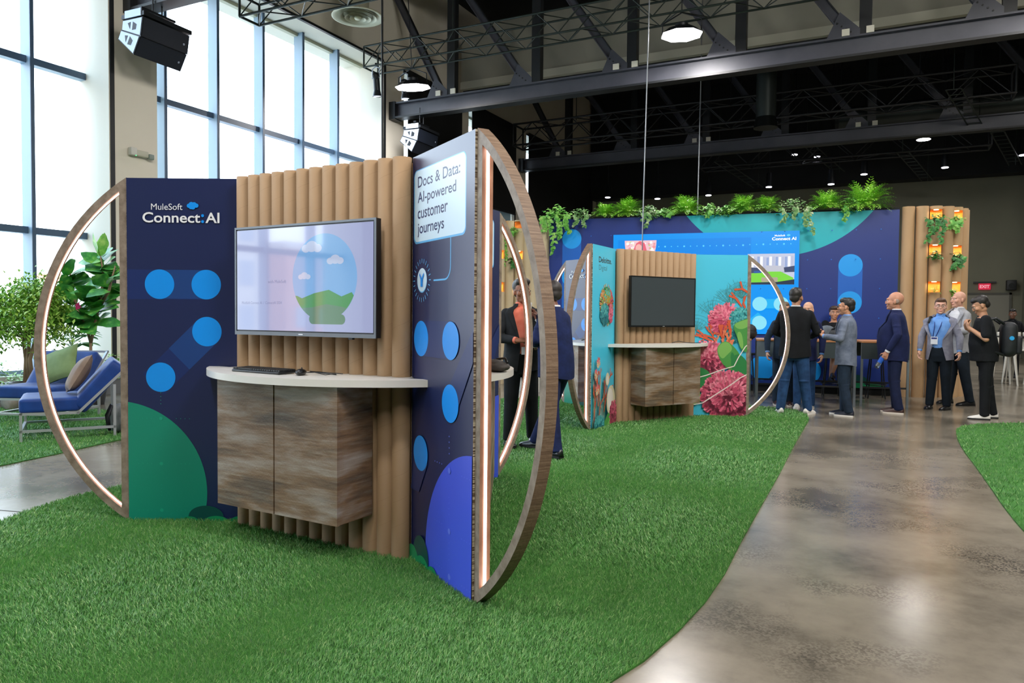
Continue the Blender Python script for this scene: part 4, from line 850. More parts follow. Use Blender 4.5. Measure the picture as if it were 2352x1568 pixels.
# ---------------------------------------------------------------- leafy things
def leafm(n, a, b, c): return noise_mat(n, [a, b, c], scale=(9, 9, 9), rough=.45, detail=3)
g_fern = leafm('fern_green', '#5ba428', '#86c837', '#b9e05c'); g_poth = leafm('pothos_green', '#3f9436', '#77bb52', '#b2dc76'); g_ivy = leafm('ivy_green', '#3f7a3b', '#75a560', '#cdd9ae'); g_dark = leafm('dark_leaf', '#225a28', '#38803a', '#69a84e')
g_fig = leafm('fig_leaf', '#2a6e30', '#3f943e', '#86c45a'); g_fic = leafm('ficus_leaf', '#5d9438', '#8fbe4c', '#c8e07c'); bark = noise_mat('bark', ['#6e5a48', '#9a8368'], scale=(10, 10, 3), rough=.85, bump=.4); soil = M('soil', '#3a2f28', .9); terra = M('terracotta', '#b8663e', .75)
def leaf(m, p, d, up, L_, W_, mat, fold=.25, wavy=0., droop=.2, n=4):
    d = d.normalized(); s = d.cross(up); s = s.normalized() if s.length > 1e-4 else Vector((1, 0, 0)); u = s.cross(d).normalized(); vs = []; fs = []
    for i in range(n+1):
        t = i/n; w = W_*math.sin(math.pi*min(1, t*.92+.08))**.8*(1+wavy*math.sin(t*14)); c = p+d*L_*t-u*L_*droop*t*t
        vs += [c-s*w+u*w*fold, c, c+s*w+u*w*fold]
    for i in range(n): b = i*3; fs += [(b, b+1, b+4, b+3), (b+1, b+2, b+5, b+4)]
    m.add(vs, fs, mat, True)
def fern(name, X, s, label, n=46, mat=None, seed=1, cat='fern', grp=None, up=.55):
    rg = random.Random(seed); m = MB(); mat = mat or g_fern
    for i in range(n):
        a = rg.uniform(0, 2*math.pi); el = rg.uniform(-.15, 1.35); L_ = s*rg.uniform(.6, .82); h = Vector((math.cos(a)*math.cos(el), math.sin(a)*math.cos(el), math.sin(el)*up+.25)); p = Vector((0, 0, 0)); k = 11
        for j in range(k):
            t = j/k; d = (h-Vector((0, 0, 1.5*t*t*(1.1-.4*math.sin(el))))).normalized(); q = p+d*L_/k
            sd = d.cross(Vector((0, 0, 1))).normalized() if abs(d.z) < .98 else Vector((1, 0, 0)); w = s*.17*math.sin(math.pi*(.12+.86*t))
            for sg in (-1, 1):
                e = (sd*sg*.9+d*.6).normalized(); pw_ = L_/k*.62; m.add([p, p+e*w*.5+d*pw_*.5, p+e*w, p+e*w*.5-d*pw_*.35], [(0, 1, 2, 3)], mat, False)
            p = q
    o = m.build(name, None, X); return tag(o, label, cat, grp)
def ivy(name, X, w_, h_, label, n=200, mat=None, seed=1, trails=(), ls=.045, cat='trailing plant', grp=None, dy=None):
    rg = random.Random(seed); m = MB(); mat = mat or g_ivy; st = g_dark
    for i in range(n):
        u = rg.gauss(0, .42); p = Vector((max(-1, min(1, u))*w_/2, rg.uniform(-1, .6)*(dy or w_*.3), rg.uniform(-.5, 1)*h_*(1-.6*abs(u)))); a = rg.uniform(0, 6.28)
        leaf(m, p, Vector((math.cos(a), math.sin(a)-.4, rg.uniform(-.6, .5))), Vector((rg.uniform(-.3, .3), -.4, 1)), ls*rg.uniform(.8, 1.5), ls*rg.uniform(.35, .5), mat, n=3)
    for x0_, L_, sw in trails:
        pts = []; y = -(dy or w_*.3)-.03
        for k in range(14):
            t_ = k/13; pts.append(Vector((x0_+sw*t_+.03*math.sin(5*t_+x0_*9), y-.02*math.sin(3*t_), .02-L_*t_)))
        m.path(pts, .004, st, 5)
        for q in pts:
            for _ in range(3):
                a = rg.uniform(0, 6.28); leaf(m, q+Vector((rg.uniform(-.02, .02), 0, rg.uniform(-.02, .02))), Vector((math.cos(a), -abs(math.sin(a))*.6, -.6)), Vector((0, -1, .4)), ls*rg.uniform(.8, 1.5), ls*.45, mat, n=3)
    return tag(m.build(name, None, X), label, cat, grp)
def onwall(u, z=3.5, off=.03): return WX @ Matrix.Translation((u, off, z))
GT = 'plants along the top of the backdrop'
ivy('pothos', onwall(.18), .62, .26, 'leafy pothos at the left end of the backdrop top, one strand hanging low', 220, g_poth, 2, ((-.12, .75, .10), (.02, .45, .12), (-.25, .3, 0), (.2, .35, .1)), .07, 'trailing plant', GT)
ivy('trailing_ivy', onwall(.70), .50, .20, 'grey-green ivy between the leftmost pothos and the first fern', 180, g_ivy, 3, ((-.1, .2, 0), (.1, .22, 0)), .045, grp=GT)
FERNS = ((1.18, .34, 'bright fern just left of the steel cable, smaller one of its pair'), (1.62, .42, 'bright bushy fern just left of the thin steel cable, larger of its pair'), (2.82, .42, 'bright fern on the backdrop above the centre of the tube wall with the dark television'), (3.92, .40, 'bright fern above the left part of the teal disc'), (4.36, .36, 'bright fern over the middle of the teal disc, left of the silvery ivy'), (5.42, .44, 'broad bright fern right of the silvery ivy, over the teal disc'), (6.10, .55, 'largest bright fern with a tall upright tip, above the backdrop corner by the tube tower'))
for i, (u, s, lb) in enumerate(FERNS): fern('potted_fern', onwall(u, 3.52), s*1.38, lb, 110, seed=20+i, grp=GT, up=.62 if i < 6 else .9)
for i, (u, w_, h_, tr_, lb) in enumerate(((2.08, .40, .16, ((0, .28, 0), (-.08, .15, 0)), 'small ivy hanging right behind the thin steel cable'), (2.42, .36, .10, ((.1, .08, 0),), 'thin low ivy just right of the steel cable'), (3.28, .42, .15, ((.0, .1, 0),), 'low yellow-green ivy where the teal disc begins'), (3.60, .30, .12, (), 'small ivy at the left shoulder of the teal disc'), (4.80, .62, .20, ((-.15, .25, 0), (.05, .2, 0), (.3, .50, .05), (.24, .35, 0)), 'silvery trailing ivy over the teal disc with one long strand'), (5.78, .42, .18, ((-.05, .25, 0),), 'small yellow-green ivy between the two rightmost ferns'))):
    ivy('trailing_ivy', onwall(u), w_*1.35, h_*1.25, lb, 300, g_ivy if i in (0, 4) else g_poth, 40+i, tr_, .045, grp=GT)
GN = 'plants in the tube tower niches'
for x, y, z, w_, tr_, mt, lb in ((.79, 15.42, 3.22, .34, ((-.10, .40, -.02), (.08, .42, .03), (.0, .25, 0)), g_dark, 'dark trailing plant in the upper left niche of the right tube tower'), (1.10, 15.76, 3.22, .30, ((.05, .18, .0), (-.05, .12, 0)), g_poth, 'yellow-green plant in the upper right niche of the right tube tower'),
        (.79, 15.42, 2.57, .22, (), g_dark, 'small dark plant in the middle left niche of the right tube tower'), (1.12, 15.76, 2.55, .32, ((.0, .2, 0), (.1, .15, 0)), g_dark, 'bushy green plant in the middle right niche of the right tube tower'),
        (1.10, 15.76, 1.88, .24, (), g_poth, 'small yellow-green plant in the lower right niche of the right tube tower'),
        (-6.97, 13.92, 3.17, .30, ((-.13, .70, -.04), (.0, .1, 0)), g_poth, 'trailing plant in the upper niche of the left tube tower'), (-6.97, 13.92, 2.55, .26, ((.05, .12, 0),), g_dark, 'small dark plant in the middle niche of the left tube tower')):
    ivy('trailing_plant', TR(x, y, z), w_, .12, lb, 90, mt, int(z*100+x*10) % 97, tr_, .05, grp=GN, dy=.07)
fern('spider_plant', TR(.79, 15.40, 1.92), .22, 'pale spider plant in the lower left niche of the right tube tower', 26, g_fic, 88, 'spider plant', GN)
# ---------------------------------------------------------------- window-side greenery
bed = empty('planter_bed', TR(-12.20, 6, 0), 'low planter bed of leafy ground cover along the window', 'planter')
MB().bx(-.45, .20, -3.6, 4.2, 0, .28, M('planter_grey', '#6d6f70', .7)).build('trough', bed)
m = MB(); rg = random.Random(9)
for i in range(2600):
    y = rg.uniform(-3.5, 4.1); a = rg.uniform(0, 6.28); p = Vector((rg.uniform(-.42, .3), y, .26+rg.uniform(0, .26)*abs(math.sin(y*3)+.6)))
    leaf(m, p, Vector((math.cos(a), math.sin(a), rg.uniform(-.4, .9))), Vector((0, 0, 1)), rg.uniform(.06, .12), .018, g_fic, n=2)
m.build('ground_cover', bed)
m = MB(); m.rbox((0, 0, .10), (.30, .26, .22), .06, noise_mat('rock', ['#6b655c', '#968e82'], scale=(4, 4, 4), rough=.9, bump=.5), Matrix.Rotation(R(24), 4, 'Y'), 2)
tag(m.build('boulder', None, TR(-11.35, 6.35, 0)), 'grey boulder behind the legs of the further lounge chair', 'boulder')
def potted_tree(X, label, kind, cat):
    t = empty(kind, X, label, cat); MB().lathe([(.17, 0), (.22, .30), (.24, .36), (.20, .36), (.19, .30)], M('planter_dark', '#4a4d4f', .6), n=24).build('pot', t); return t
# ficus with round crown
fc = potted_tree(TR(-11.6, 6.70, 0), 'round-crowned leafy tree at the left edge in front of the window', 'ficus_tree', 'tree')
m = MB(); rg = random.Random(12); tips = []
for k in range(3): m.path([(.04*k-.04, .03*k, .3), (.05*k-.05, .02, .7), (.10*(k-1), .05*k, 1.1), (.2*(k-1), .1*(k-1), 1.5)], [.035, .03, .022, .008], bark, 8)
for k in range(30):
    a = rg.uniform(0, 6.28); e = rg.uniform(-.2, 1.3); r_ = rg.uniform(.30, .60); q = Vector((r_*math.cos(a)*math.cos(e), r_*math.sin(a)*math.cos(e), 1.24+.48*math.sin(e))); tips.append(q)
    m.path([(0, 0, 1.0), (q.x*.5, q.y*.5, 1.0+(q.z-1.0)*.6), q], [.016, .009, .004], bark, 5)
m.build('trunk', fc); m = MB()
for i in range(6500):
    q = rg.choice(tips)*1.0; p = q+Vector((rg.gauss(0, .14), rg.gauss(0, .14), rg.gauss(-.02, .14))); a = rg.uniform(0, 6.28)
    leaf(m, p, Vector((math.cos(a), math.sin(a), rg.uniform(-1.0, .1))), Vector((0, 0, 1)), rg.uniform(.06, .10), .021, g_fic, n=2)
m.build('crown', fc)
# fiddle-leaf fig
fg = potted_tree(TR(-10.9, 7.25, 0) @ Matrix.Scale(1.06, 4), 'tall fiddle-leaf fig with big leaves behind the lounge chairs', 'fiddle_leaf_fig', 'tree')
stems = [[(0, 0, .3), (.0, 0, .9), (-.10, 0, 1.15), (-.30, .0, 1.4), (-.44, 0, 1.7), (-.46, .0, 1.95)], [(0, 0, .9), (.06, .02, 1.15), (.18, .03, 1.5), (.24, .05, 1.85), (.24, .0, 2.15)], [(.16, .02, 1.4), (.42, .0, 1.65), (.56, .0, 2.0)]]
m = MB()
for s_ in stems: m.path(s_, [.026]+[.02]*(len(s_)-2)+[.008], bark, 7)
m.build('trunk', fg); m = MB(); rg = random.Random(5); wv = (R(26.7))
for s_ in stems:
    P = [Vector(q) for q in s_]
    for i in range(1, len(P)):
        for k in range(9 if i > 1 else 4):
            if P[i].z < 1.2: continue
            q = P[i-1].lerp(P[i], k/9); a = rg.uniform(0, 6.28); leaf(m, q, Vector((math.cos(a), math.sin(a)*.8, rg.uniform(-.2, .9))), Vector((rg.uniform(-.6, .6), -.7, 1)), rg.uniform(.28, .42), rg.uniform(.10, .14), g_fig, .12, .10, .25, 8)
for k in range(3): a = k*2.2; leaf(m, Vector((.24, 0, 2.15)), Vector((math.cos(a)*.4, math.sin(a)*.4, 1)), Vector((math.cos(a), math.sin(a), 0)), .34, .08, g_poth, .15, .1, .1, 8)
m.build('crown', fg)
orc = MB(); pk_ = M('petal_pink', '#d8397e', .5)
for k in range(5): leaf(orc, Vector((0, 0, 0)), Vector((math.cos(k*1.25), -.3, math.sin(k*1.25))), Vector((0, -1, 0)), .07, .03, pk_, n=3)
tag(orc.build('flower', fg, Matrix.Translation((-.02, -.16, 1.42))))
# low big-leaved plant
lp = potted_tree(TR(-11.45, 7.3, 0), 'low big-leaved plant peeking over the green cushion', 'potted_plant', 'plant'); m = MB(); rg = random.Random(8)
m.path([(0, 0, .3), (0, 0, .9)], .015, bark, 6)
for k in range(16):
    a = rg.uniform(0, 6.28); q = Vector((0, 0, rg.uniform(.75, 1.02))); e = q+Vector((math.cos(a)*.2, math.sin(a)*.2, .12)); m.path([q, e], .006, g_dark, 5); leaf(m, e, Vector((math.cos(a), math.sin(a), .1)), Vector((0, 0, 1)), .24, .085, g_fig, .1, .05, .3, 6)
m.build('foliage', lp)
# white ladder shelf in front of the pier
ws = M('white_metal', '#dfe0e4', .4); t = empty('ladder_shelf', TR(-10.55, 7.75, 0, R(40)), 'white ladder shelf beside the tall fig, half hidden by the booth', 'shelf')
m = MB()
for x in (0, .55):
    for y in (0, .32): m.bx(x-.014, x+.014, y-.014, y+.014, 0, 1.86, ws)
m.bx(0, .55, -.012, .012, 1.84, 1.87, ws); m.bx(0, .55, .31, .33, 1.84, 1.87, ws); m.build('frame', t)
for z in (.25, .68, 1.09, 1.47): MB().bx(-.08, .63, -.02, .34, z-.012, z+.012, ws).build('shelf_board', t)

# ---------------------------------------------------------------- lounge chairs
velv = noise_mat('blue_velvet', ['#072c6c', '#0a3f8c'], scale=(3, 3, 3), rough=.55, spec=.3); velv.node_tree.nodes['Principled BSDF'].inputs['Sheen Weight'].default_value = .12
alu = M('brushed_frame', '#b4b8bc', .35, metal=.6)
def cushion(m, c, d, mat, X, tuft=None, n=14):
    """pillow-like block with softened faces; tufts pull the front face in"""
    vs = []; fs = []
    bm = bmesh.new(); bmesh.ops.create_cube(bm, size=1); bmesh.ops.subdivide_edges(bm, edges=bm.edges[:], cuts=n, use_grid_fill=True)
    for v in bm.verts:
        x, y, z = v.co*2; k = lambda a, b: (1-abs(a)**6)*(1-abs(b)**6)
        b = v.co.copy(); r = .06
        nx = b.x*d[0]; ny = b.y*d[1]; nz = b.z*d[2]
        e = (abs(x) > .999)+(abs(y) > .999)+(abs(z) > .999)
        q = Vector((nx, ny, nz))
        # round edges by pulling toward an inset box
        rr = min(d)*.22; ins = Vector((max(-d[0]/2+rr, min(d[0]/2-rr, nx)), max(-d[1]/2+rr, min(d[1]/2-rr, ny)), max(-d[2]/2+rr, min(d[2]/2-rr, nz)))); w_ = q-ins
        q = ins+(w_.normalized()*rr if w_.length > rr*.2 and e else w_)
        if tuft and abs(z) > .9 and z > 0:
            nu, nv = tuft; q.z += .012*abs(math.sin(math.pi*nu*(b.x+.5))*math.sin(math.pi*nv*(b.y+.5)))-.012
        v.co = q
    bm.verts.index_update(); m.add([v.co[:] for v in bm.verts], [[v.index for v in f.verts] for f in bm.faces], mat, True, X @ Matrix.Translation(c)); bm.free()
def lounge(X, label):
    t = empty('lounge_chair', X, label, 'lounge chair', 'armless blue velvet lounge chairs')
    m = MB(); cushion(m, (0, -.21, .385), (.80, .58, .16), velv, Matrix.Identity(4)); m.build('seat_cushion', t)
    B_ = Matrix.Translation((0, .20, .50)) @ Matrix.Rotation(R(-40), 4, 'X'); m = MB(); cushion(m, (0, 0, .10), (.80, .18, .66), velv, B_, None, 14)
    for i in range(4):
        for j in range(3): m.ell((-.28+.187*i, -.083, -.08+.17*j), (.012, .008, .012), velv, 8, B_)
    m.build('back_cushion', t)
    q = .014
    def bar(a, b, r=.014):
        a = Vector(a); b = Vector(b); d = b-a; return MB().box((0, 0, 0), (2*r, 2*r, d.length+2*r), alu, Matrix.Translation((a+b)/2) @ d.to_track_quat('Z', 'Y').to_matrix().to_4x4())
    for s in (-.40, .40):
        bar((s, -.48, 0.012), (s, -.48, .30)).build('leg', t); bar((s, .42, 0.012), (s, .42, .58)).build('leg', t)
        for a, b in (((s, -.48, .30), (s, .06, .29)), ((s, .06, .29), (s, .62, .86)), ((s, -.48, .11), (s, .42, .11))): bar(a, b).build('side_rail', t)
    for a, b in (((-.4, -.48, .30), (.4, -.48, .30)), ((-.4, .62, .86), (.4, .62, .86)), ((-.4, -.48, .11), (.4, -.48, .11)), ((-.4, .42, .11), (.4, .42, .11))): bar(a, b).build('cross_rail', t)
    return t
LX1 = TR(-8.42, 5.37, .01, R(-33)); LX2 = TR(-9.92, 6.03, .01, R(23))
lounge(LX1, 'blue velvet armless lounge chair nearest the booth, holding the brown cushion'); lounge(LX2, 'blue velvet armless lounge chair behind the other, with the green cushion')
def pillow(X, w_, mat, label):
    n = 16; top = []; vs = []; fs = []
    for sd in (1, -1):
        for i in range(n+1):
            for j in range(n+1):
                u = i/n*2-1; v = j/n*2-1; h = .085*((1-u*u)*(1-v*v))**.45*(1+.06*math.sin(7*u+3*v)); pin = 1-.08*(1-abs(u))*abs(v)**2; pv = 1-.08*(1-abs(v))*abs(u)**2
                vs.append((u*w_/2*pv, v*w_/2*pin, sd*h))
    N1 = (n+1)**2
    for i in range(n):
        for j in range(n):
            a = i*(n+1)+j; fs.append((a, a+1, a+n+2, a+n+1)); fs.append((N1+a, N1+a+n+1, N1+a+n+2, N1+a+1))
    m = MB(); m.add(vs, fs, mat, True); return tag(m.build('cushion', None, X), label, 'cushion')
og = noise_mat('olive_fabric', ['#5d7344', '#728958'], scale=(5, 5, 5), rough=.8, bump=.3, bscale=14); bn = noise_mat('taupe_fabric', ['#6d5a4e', '#84705f'], scale=(5, 5, 5), rough=.8, bump=.3, bscale=14)
def lean(X, x, y, z, tilt, roll, yaw=0): return X @ Matrix.Translation((x, y, z)) @ Matrix.Rotation(yaw, 4, 'Z') @ Matrix.Rotation(tilt, 4, 'X') @ Matrix.Rotation(roll, 4, 'Z')
pillow(lean(LX1, .06, .07, .70, R(60), R(10)), .46, bn, 'brown cushion leaning on the back of the nearer lounge chair')
pillow(lean(LX2, .12, .01, .71, R(58), R(24), R(-12)), .52, og, 'olive green cushion leaning on the back of the further lounge chair')
# bags beside the chair
bk = noise_mat('black_nylon', ['#111418', '#1c2126'], scale=(12, 12, 12), rough=.6, bump=.3, bscale=20)
t = empty('backpack', TR(-7.72, 5.78, 0, R(20)), 'black backpack standing on the floor behind the nearer lounge chair', 'backpack')
MB().rbox((0, 0, .24), (.32, .22, .46), .09, bk).build('bag_body', t); MB().rbox((0, -.13, .16), (.24, .07, .22), .03, bk).build('front_pocket', t); MB().path([(-.05, 0, .46), (-.03, 0, .53), (.03, 0, .53), (.05, 0, .46)], .01, bk, 6).build('handle', t)
t = empty('rucksack', TR(-8.12, 5.75, 0, R(-30)), 'grey and black rucksack slumped under the nearer lounge chair', 'backpack')
MB().rbox((0, 0, .17), (.26, .20, .34), .09, noise_mat('grey_nylon', ['#5d6468', '#8c9396'], scale=(8, 8, 8), rough=.7)).build('bag_body', t); MB().path([(-.09, -.11, .04), (-.10, -.13, .2), (-.05, -.08, .33)], .018, bk, 6).path([(.07, -.11, .04), (.09, -.13, .2), (.05, -.08, .33)], .018, bk, 6).build('strap', t)

# ---------------------------------------------------------------- bar tables in front of the backdrop
tw_ = M('table_wood_edge', '#b07a4c', .5); tg = M('table_grey', '#2e3a3c', .5); tg2 = M('table_pale_grey', '#6f7d86', .5); tl = M('table_leg', '#7d868c', .35, metal=.5)
def bar_table(x, y, label, pan):
    t = empty('bar_table', TR(x, y, 0, R(9.5)), label, 'table', 'tall bar tables in front of the backdrop'); w_, d_ = .72, 1.15
    MB().bx(0, w_, 0, d_, 1.045, 1.07, tw_).build('tabletop', t)
    for i, (a, b, c, e) in enumerate(((.01, w_-.01, .01, .025), (.01, w_-.01, d_-.025, d_-.01))): MB().bx(a, b, c, e, .78, 1.045, pan).build('apron', t)
    for xx in (.02, w_-.02):
        for yy in (.04, d_-.04): MB().bx(xx-.018, xx+.018, yy-.018, yy+.018, 0, 1.045, tl).build('leg', t)
    m = MB(); m.bx(.02, w_-.02, .03, .05, .30, .33, darkm); m.bx(.02, w_-.02, d_-.05, d_-.03, .30, .33, darkm); m.build('foot_rail', t)
bar_table(-2.72, 12.93, 'tall grey bar table nearest the coral booth, with a heap of black bags', tg2); bar_table(-1.93, 13.06, 'tall pale grey bar table behind the man in the black jacket', tg2)
bar_table(-1.10, 13.15, 'tall dark bar table behind the man in the grey blazer, with a grey backpack', tg); bar_table(-.33, 13.34, 'tall dark bar table with the small potted succulent', tg)
def stool(x, y, label):
    t = empty('bar_stool', TR(x, y, 0, R(9)), label, 'bar stool', 'dark bar stools at the tables'); MB().cyl((0, 0, .72), (0, 0, .76), .18, darkm, n=20).build('seat', t)
    for k in range(4): a = R(45+90*k); MB().cyl((.13*math.cos(a), .13*math.sin(a), .72), (.2*math.cos(a), .2*math.sin(a), 0), .012, darkm, n=8).build('leg', t)
    m = MB(); pts = [(.18*math.cos(R(q)), .18*math.sin(R(q)), .25) for q in range(0, 361, 30)]; m.path(pts, .009, darkm, 6); m.build('foot_ring', t)
for x, y, s in ((-2.35, 14.75, 'behind the table nearest the coral booth'), (-1.5, 14.75, 'behind the pale grey table'), (-.85, 14.75, 'behind the table with the grey backpack'), (-.12, 14.9, 'behind the table with the succulent')): stool(x, y, 'dark metal bar stool '+s)
# things on the tables
t = empty('tote_bag', TR(-2.22, 13.45, 1.07, R(10)), 'slumped black cloth bag with thin straps on the first bar table', 'bag')
MB().ell((0, 0, .09), (.24, .15, .14), bk, 18).ell((.10, .0, .14), (.13, .12, .12), bk, 14).build('bag_body', t); MB().path([(-.08, 0, .15), (-.02, -.05, .36), (.06, 0, .18)], .008, bk, 6).path([(-.0, .05, .18), (.05, .0, .34), (.12, .0, .2)], .008, bk, 6).build('straps', t)
t = empty('backpack', TR(-.85, 13.55, 1.07, R(-20)), 'grey and black backpack lying on the third bar table', 'backpack')
gb = noise_mat('slate_nylon', ['#3c444c', '#5a636b'], scale=(10, 10, 10), rough=.7); MB().ell((-.02, 0, .12), (.15, .12, .13), gb, 18).build('bag_body', t); MB().ell((.13, -.02, .09), (.13, .10, .10), bk, 14).path([(.05, -.05, .15), (.18, -.06, .24), (.26, .0, .12)], .018, bk, 6).build('front_flap', t)
t = empty('potted_succulent', TR(.06, 13.62, 1.07), 'small green succulent in a terracotta pot on the bar table', 'potted plant')
MB().lathe([(.045, 0), (.065, .10), (.072, .10), (.072, .125), (.055, .125), (.05, .11)], terra, n=20).build('pot', t); m = MB(); sg_ = leafm('succulent', '#6f9a4a', '#98b865', '#c2d28f')
for k in range(26): a = k*2.4; r_ = .012+.0028*k; leaf(m, Vector((r_*math.cos(a)*.5, r_*math.sin(a)*.5, .12)), Vector((math.cos(a), math.sin(a), 1.5-.05*k)), Vector((0, 0, 1)), .08, .02, sg_, n=3)
m.build('leaves', t)
tgl = M('clear_glass', '#e8f2f6', .05, trans=1.); MB_ = MB(); MB_.lathe([(.028, 0), (.034, .12), (.031, .12), (.026, .008)], tgl, n=18); tag(MB_.build('drinking_glass', None, TR(.20, 13.60, 1.07)), 'clear glass beside the small succulent', 'glass')

# ---------------------------------------------------------------- far right corner
dw = M('door_paint', '#8b897c', .6); t = empty('door_1', TR(3.35, YF-.02, 0), kind='structure')
for s in (-1, 1): MB().bx(0 if s > 0 else -.92, .92 if s > 0 else 0, -.04, 0, 0, 2.42, dw).build('door_leaf', t)
MB().bx(-1.0, -.92, -.07, 0, 0, 2.5, M('door_frame', '#5a5a50', .6)).bx(.92, 1.0, -.07, 0, 0, 2.5, M('door_frame')).bx(-1, 1, -.07, 0, 2.42, 2.5, M('door_frame')).build('door_frame', t)
t = empty('exit_sign', TR(3.45, YF-.04, 2.62), 'red exit sign on the far grey wall above the doors', 'exit sign')
MB().bx(-.20, .20, -.05, 0, 0, .24, M('sign_red', '#c8203c', .4, emit='#e01c48', es=.45)).bx(-.38, .38, -.10, .0, .25, .31, darkm).build('sign_box', t)
m = MB(); Art(m, Matrix.Translation((0, -.051, 0)), .5, .3, 0, -.25, .002).text('EXIT', 0, .06, h=.12, mat=M('sign_text', '#f4a0b0', emit='#ffb8c4', es=.5), bold=.03, center=True); m.build('lettering', t)
t = empty('wall_speaker', TR(4.3, YF-.2, 2.62), 'small black loudspeaker on the far wall right of the exit sign', 'loudspeaker'); MB().rbox((0, 0, .16), (.32, .3, .38), .02, darkm).build('box', t); MB().cyl((0, -.151, .14), (0, -.156, .14), .10, duct, n=20).build('cone', t)
MB_ = MB(); 
wc = M('white_plastic', '#c9c7bd', .4)
def white_chair(x, y, rz, label):
    t = empty('white_chair', TR(x, y, 0, rz), label, 'chair', 'white chairs in the far corner'); MB().rbox((0, 0, .76), (.44, .42, .05), .02, wc).build('seat', t)
    MB().loft([[(.22*math.cos(R(a)), .21*math.sin(R(a)), z) for a in range(0, 181, 20)] for z in (.76, 1.05)], wc, True, False, closed=False).build('backrest', t)
    for sx in (-1, 1):
        for sy in (-1, 1): MB().cyl((sx*.18, sy*.17, .75), (sx*.25, sy*.23, 0), .035, wc, .018, n=10).build('leg', t)
for i, (x, y, r_) in enumerate(((2.35, 19.6, 10), (2.75, 20.4, -15), (3.15, 19.9, 25), (3.0, 21.2, 170))): white_chair(x, y, R(r_), ('white high chair behind the man with the backpack', 'white high chair second from that man, at the dark table', 'white high chair at the right edge of the frame', 'white high chair on the far side of the dark table')[i])
t = empty('dark_table', TR(2.9, 20.75, 0, R(8)), 'dark high table with white folded napkins in the far right corner', 'table'); MB().bx(-.9, .9, -.32, .32, 1.02, 1.06, darkm).build('tabletop', t)
for sx in (-1, 1): MB().bx(sx*.8-.03, sx*.8+.03, -.25, .25, 0, 1.02, darkm).build('leg', t)
for i in range(4): tag(MB().rbox((0, 0, .05), (.13, .10, .10), .02, wc).build('napkin', None, TR(2.42+.17*i, 20.6+.02*i, 1.06, R(8))), 'white folded napkin on the dark table, '+('leftmost of four', 'second from the left', 'third from the left', 'rightmost of four')[i], 'napkin', 'white napkins on the dark table')
# ---------------------------------------------------------------- people
def remesh(mb, name, mat, parent, vox, smooth=2, X=None, post=None):
    """fuse overlapping closed shapes into one continuous skin"""
    me = mb.mesh('t'); ob = bpy.data.objects.new('t', me); COL.objects.link(ob)
    md = ob.modifiers.new('r', 'REMESH'); md.mode = 'VOXEL'; md.voxel_size = vox; md.use_smooth_shade = True
    if smooth: s = ob.modifiers.new('s', 'SMOOTH'); s.factor = .5; s.iterations = smooth
    dg = bpy.context.evaluated_depsgraph_get(); n = bpy.data.meshes.new_from_object(ob.evaluated_get(dg)); bpy.data.objects.remove(ob)
    n.materials.clear(); n.materials.append(mat); n.name = name
    for p in n.polygons: p.use_smooth = True
    if post: post(n)
    o = bpy.data.objects.new(name, n); COL.objects.link(o); o.parent = parent
    if X is not None: o.matrix_local = X
    return o
def cap(m, a, b, r0, r1, mat=None, n=14, sq=1., ax=None):
    """tapered limb with round ends"""
    a = Vector(a); b = Vector(b); d = b-a; L_ = d.length
    if L_ < 1e-6: return
    q = d.to_track_quat('Z', 'Y'); rings = []
    prof = [(-r0*math.cos(R(t)), r0*math.sin(R(t))) for t in (8, 30, 60)]+[(0, r0), (L_*.5, (r0+r1)/2), (L_, r1)]+[(L_+r1*math.sin(R(t)), r1*math.cos(R(t))) for t in (30, 60, 82)]
    for z, r in prof: rings.append([a+q @ Vector((r*math.cos(2*math.pi*k/n), r*math.sin(2*math.pi*k/n), z)) for k in range(n)])
    m.loft(rings, mat or skin0)
def sec(c, rx, ry, n=24, yaw=0., p=2.3):
    o = []
    for k in range(n):
        t = 2*math.pi*k/n; x = rx*abs(math.cos(t))**(2/p)*(1 if math.cos(t) >= 0 else -1); y = ry*abs(math.sin(t))**(2/p)*(1 if math.sin(t) >= 0 else -1)
        o.append((c[0]+x*math.cos(yaw)-y*math.sin(yaw), c[1]+x*math.sin(yaw)+y*math.cos(yaw), c[2]))
    return o
skin0 = M('skin_plain', '#c08a6a', .5)
def skinm(n, c): return noise_mat('skin_'+n, [c, c], scale=(6, 6, 6), rough=.5) if False else M('skin_'+n, c, .48, spec=.4)
def fabric(n, a, b=None): return noise_mat('cloth_'+n, [a, b or a], scale=(9, 9, 9), rough=.85, detail=4, bump=.25, bscale=35, spec=.25)
white_sh = fabric('white', '#d9dade', '#e6e6e8')
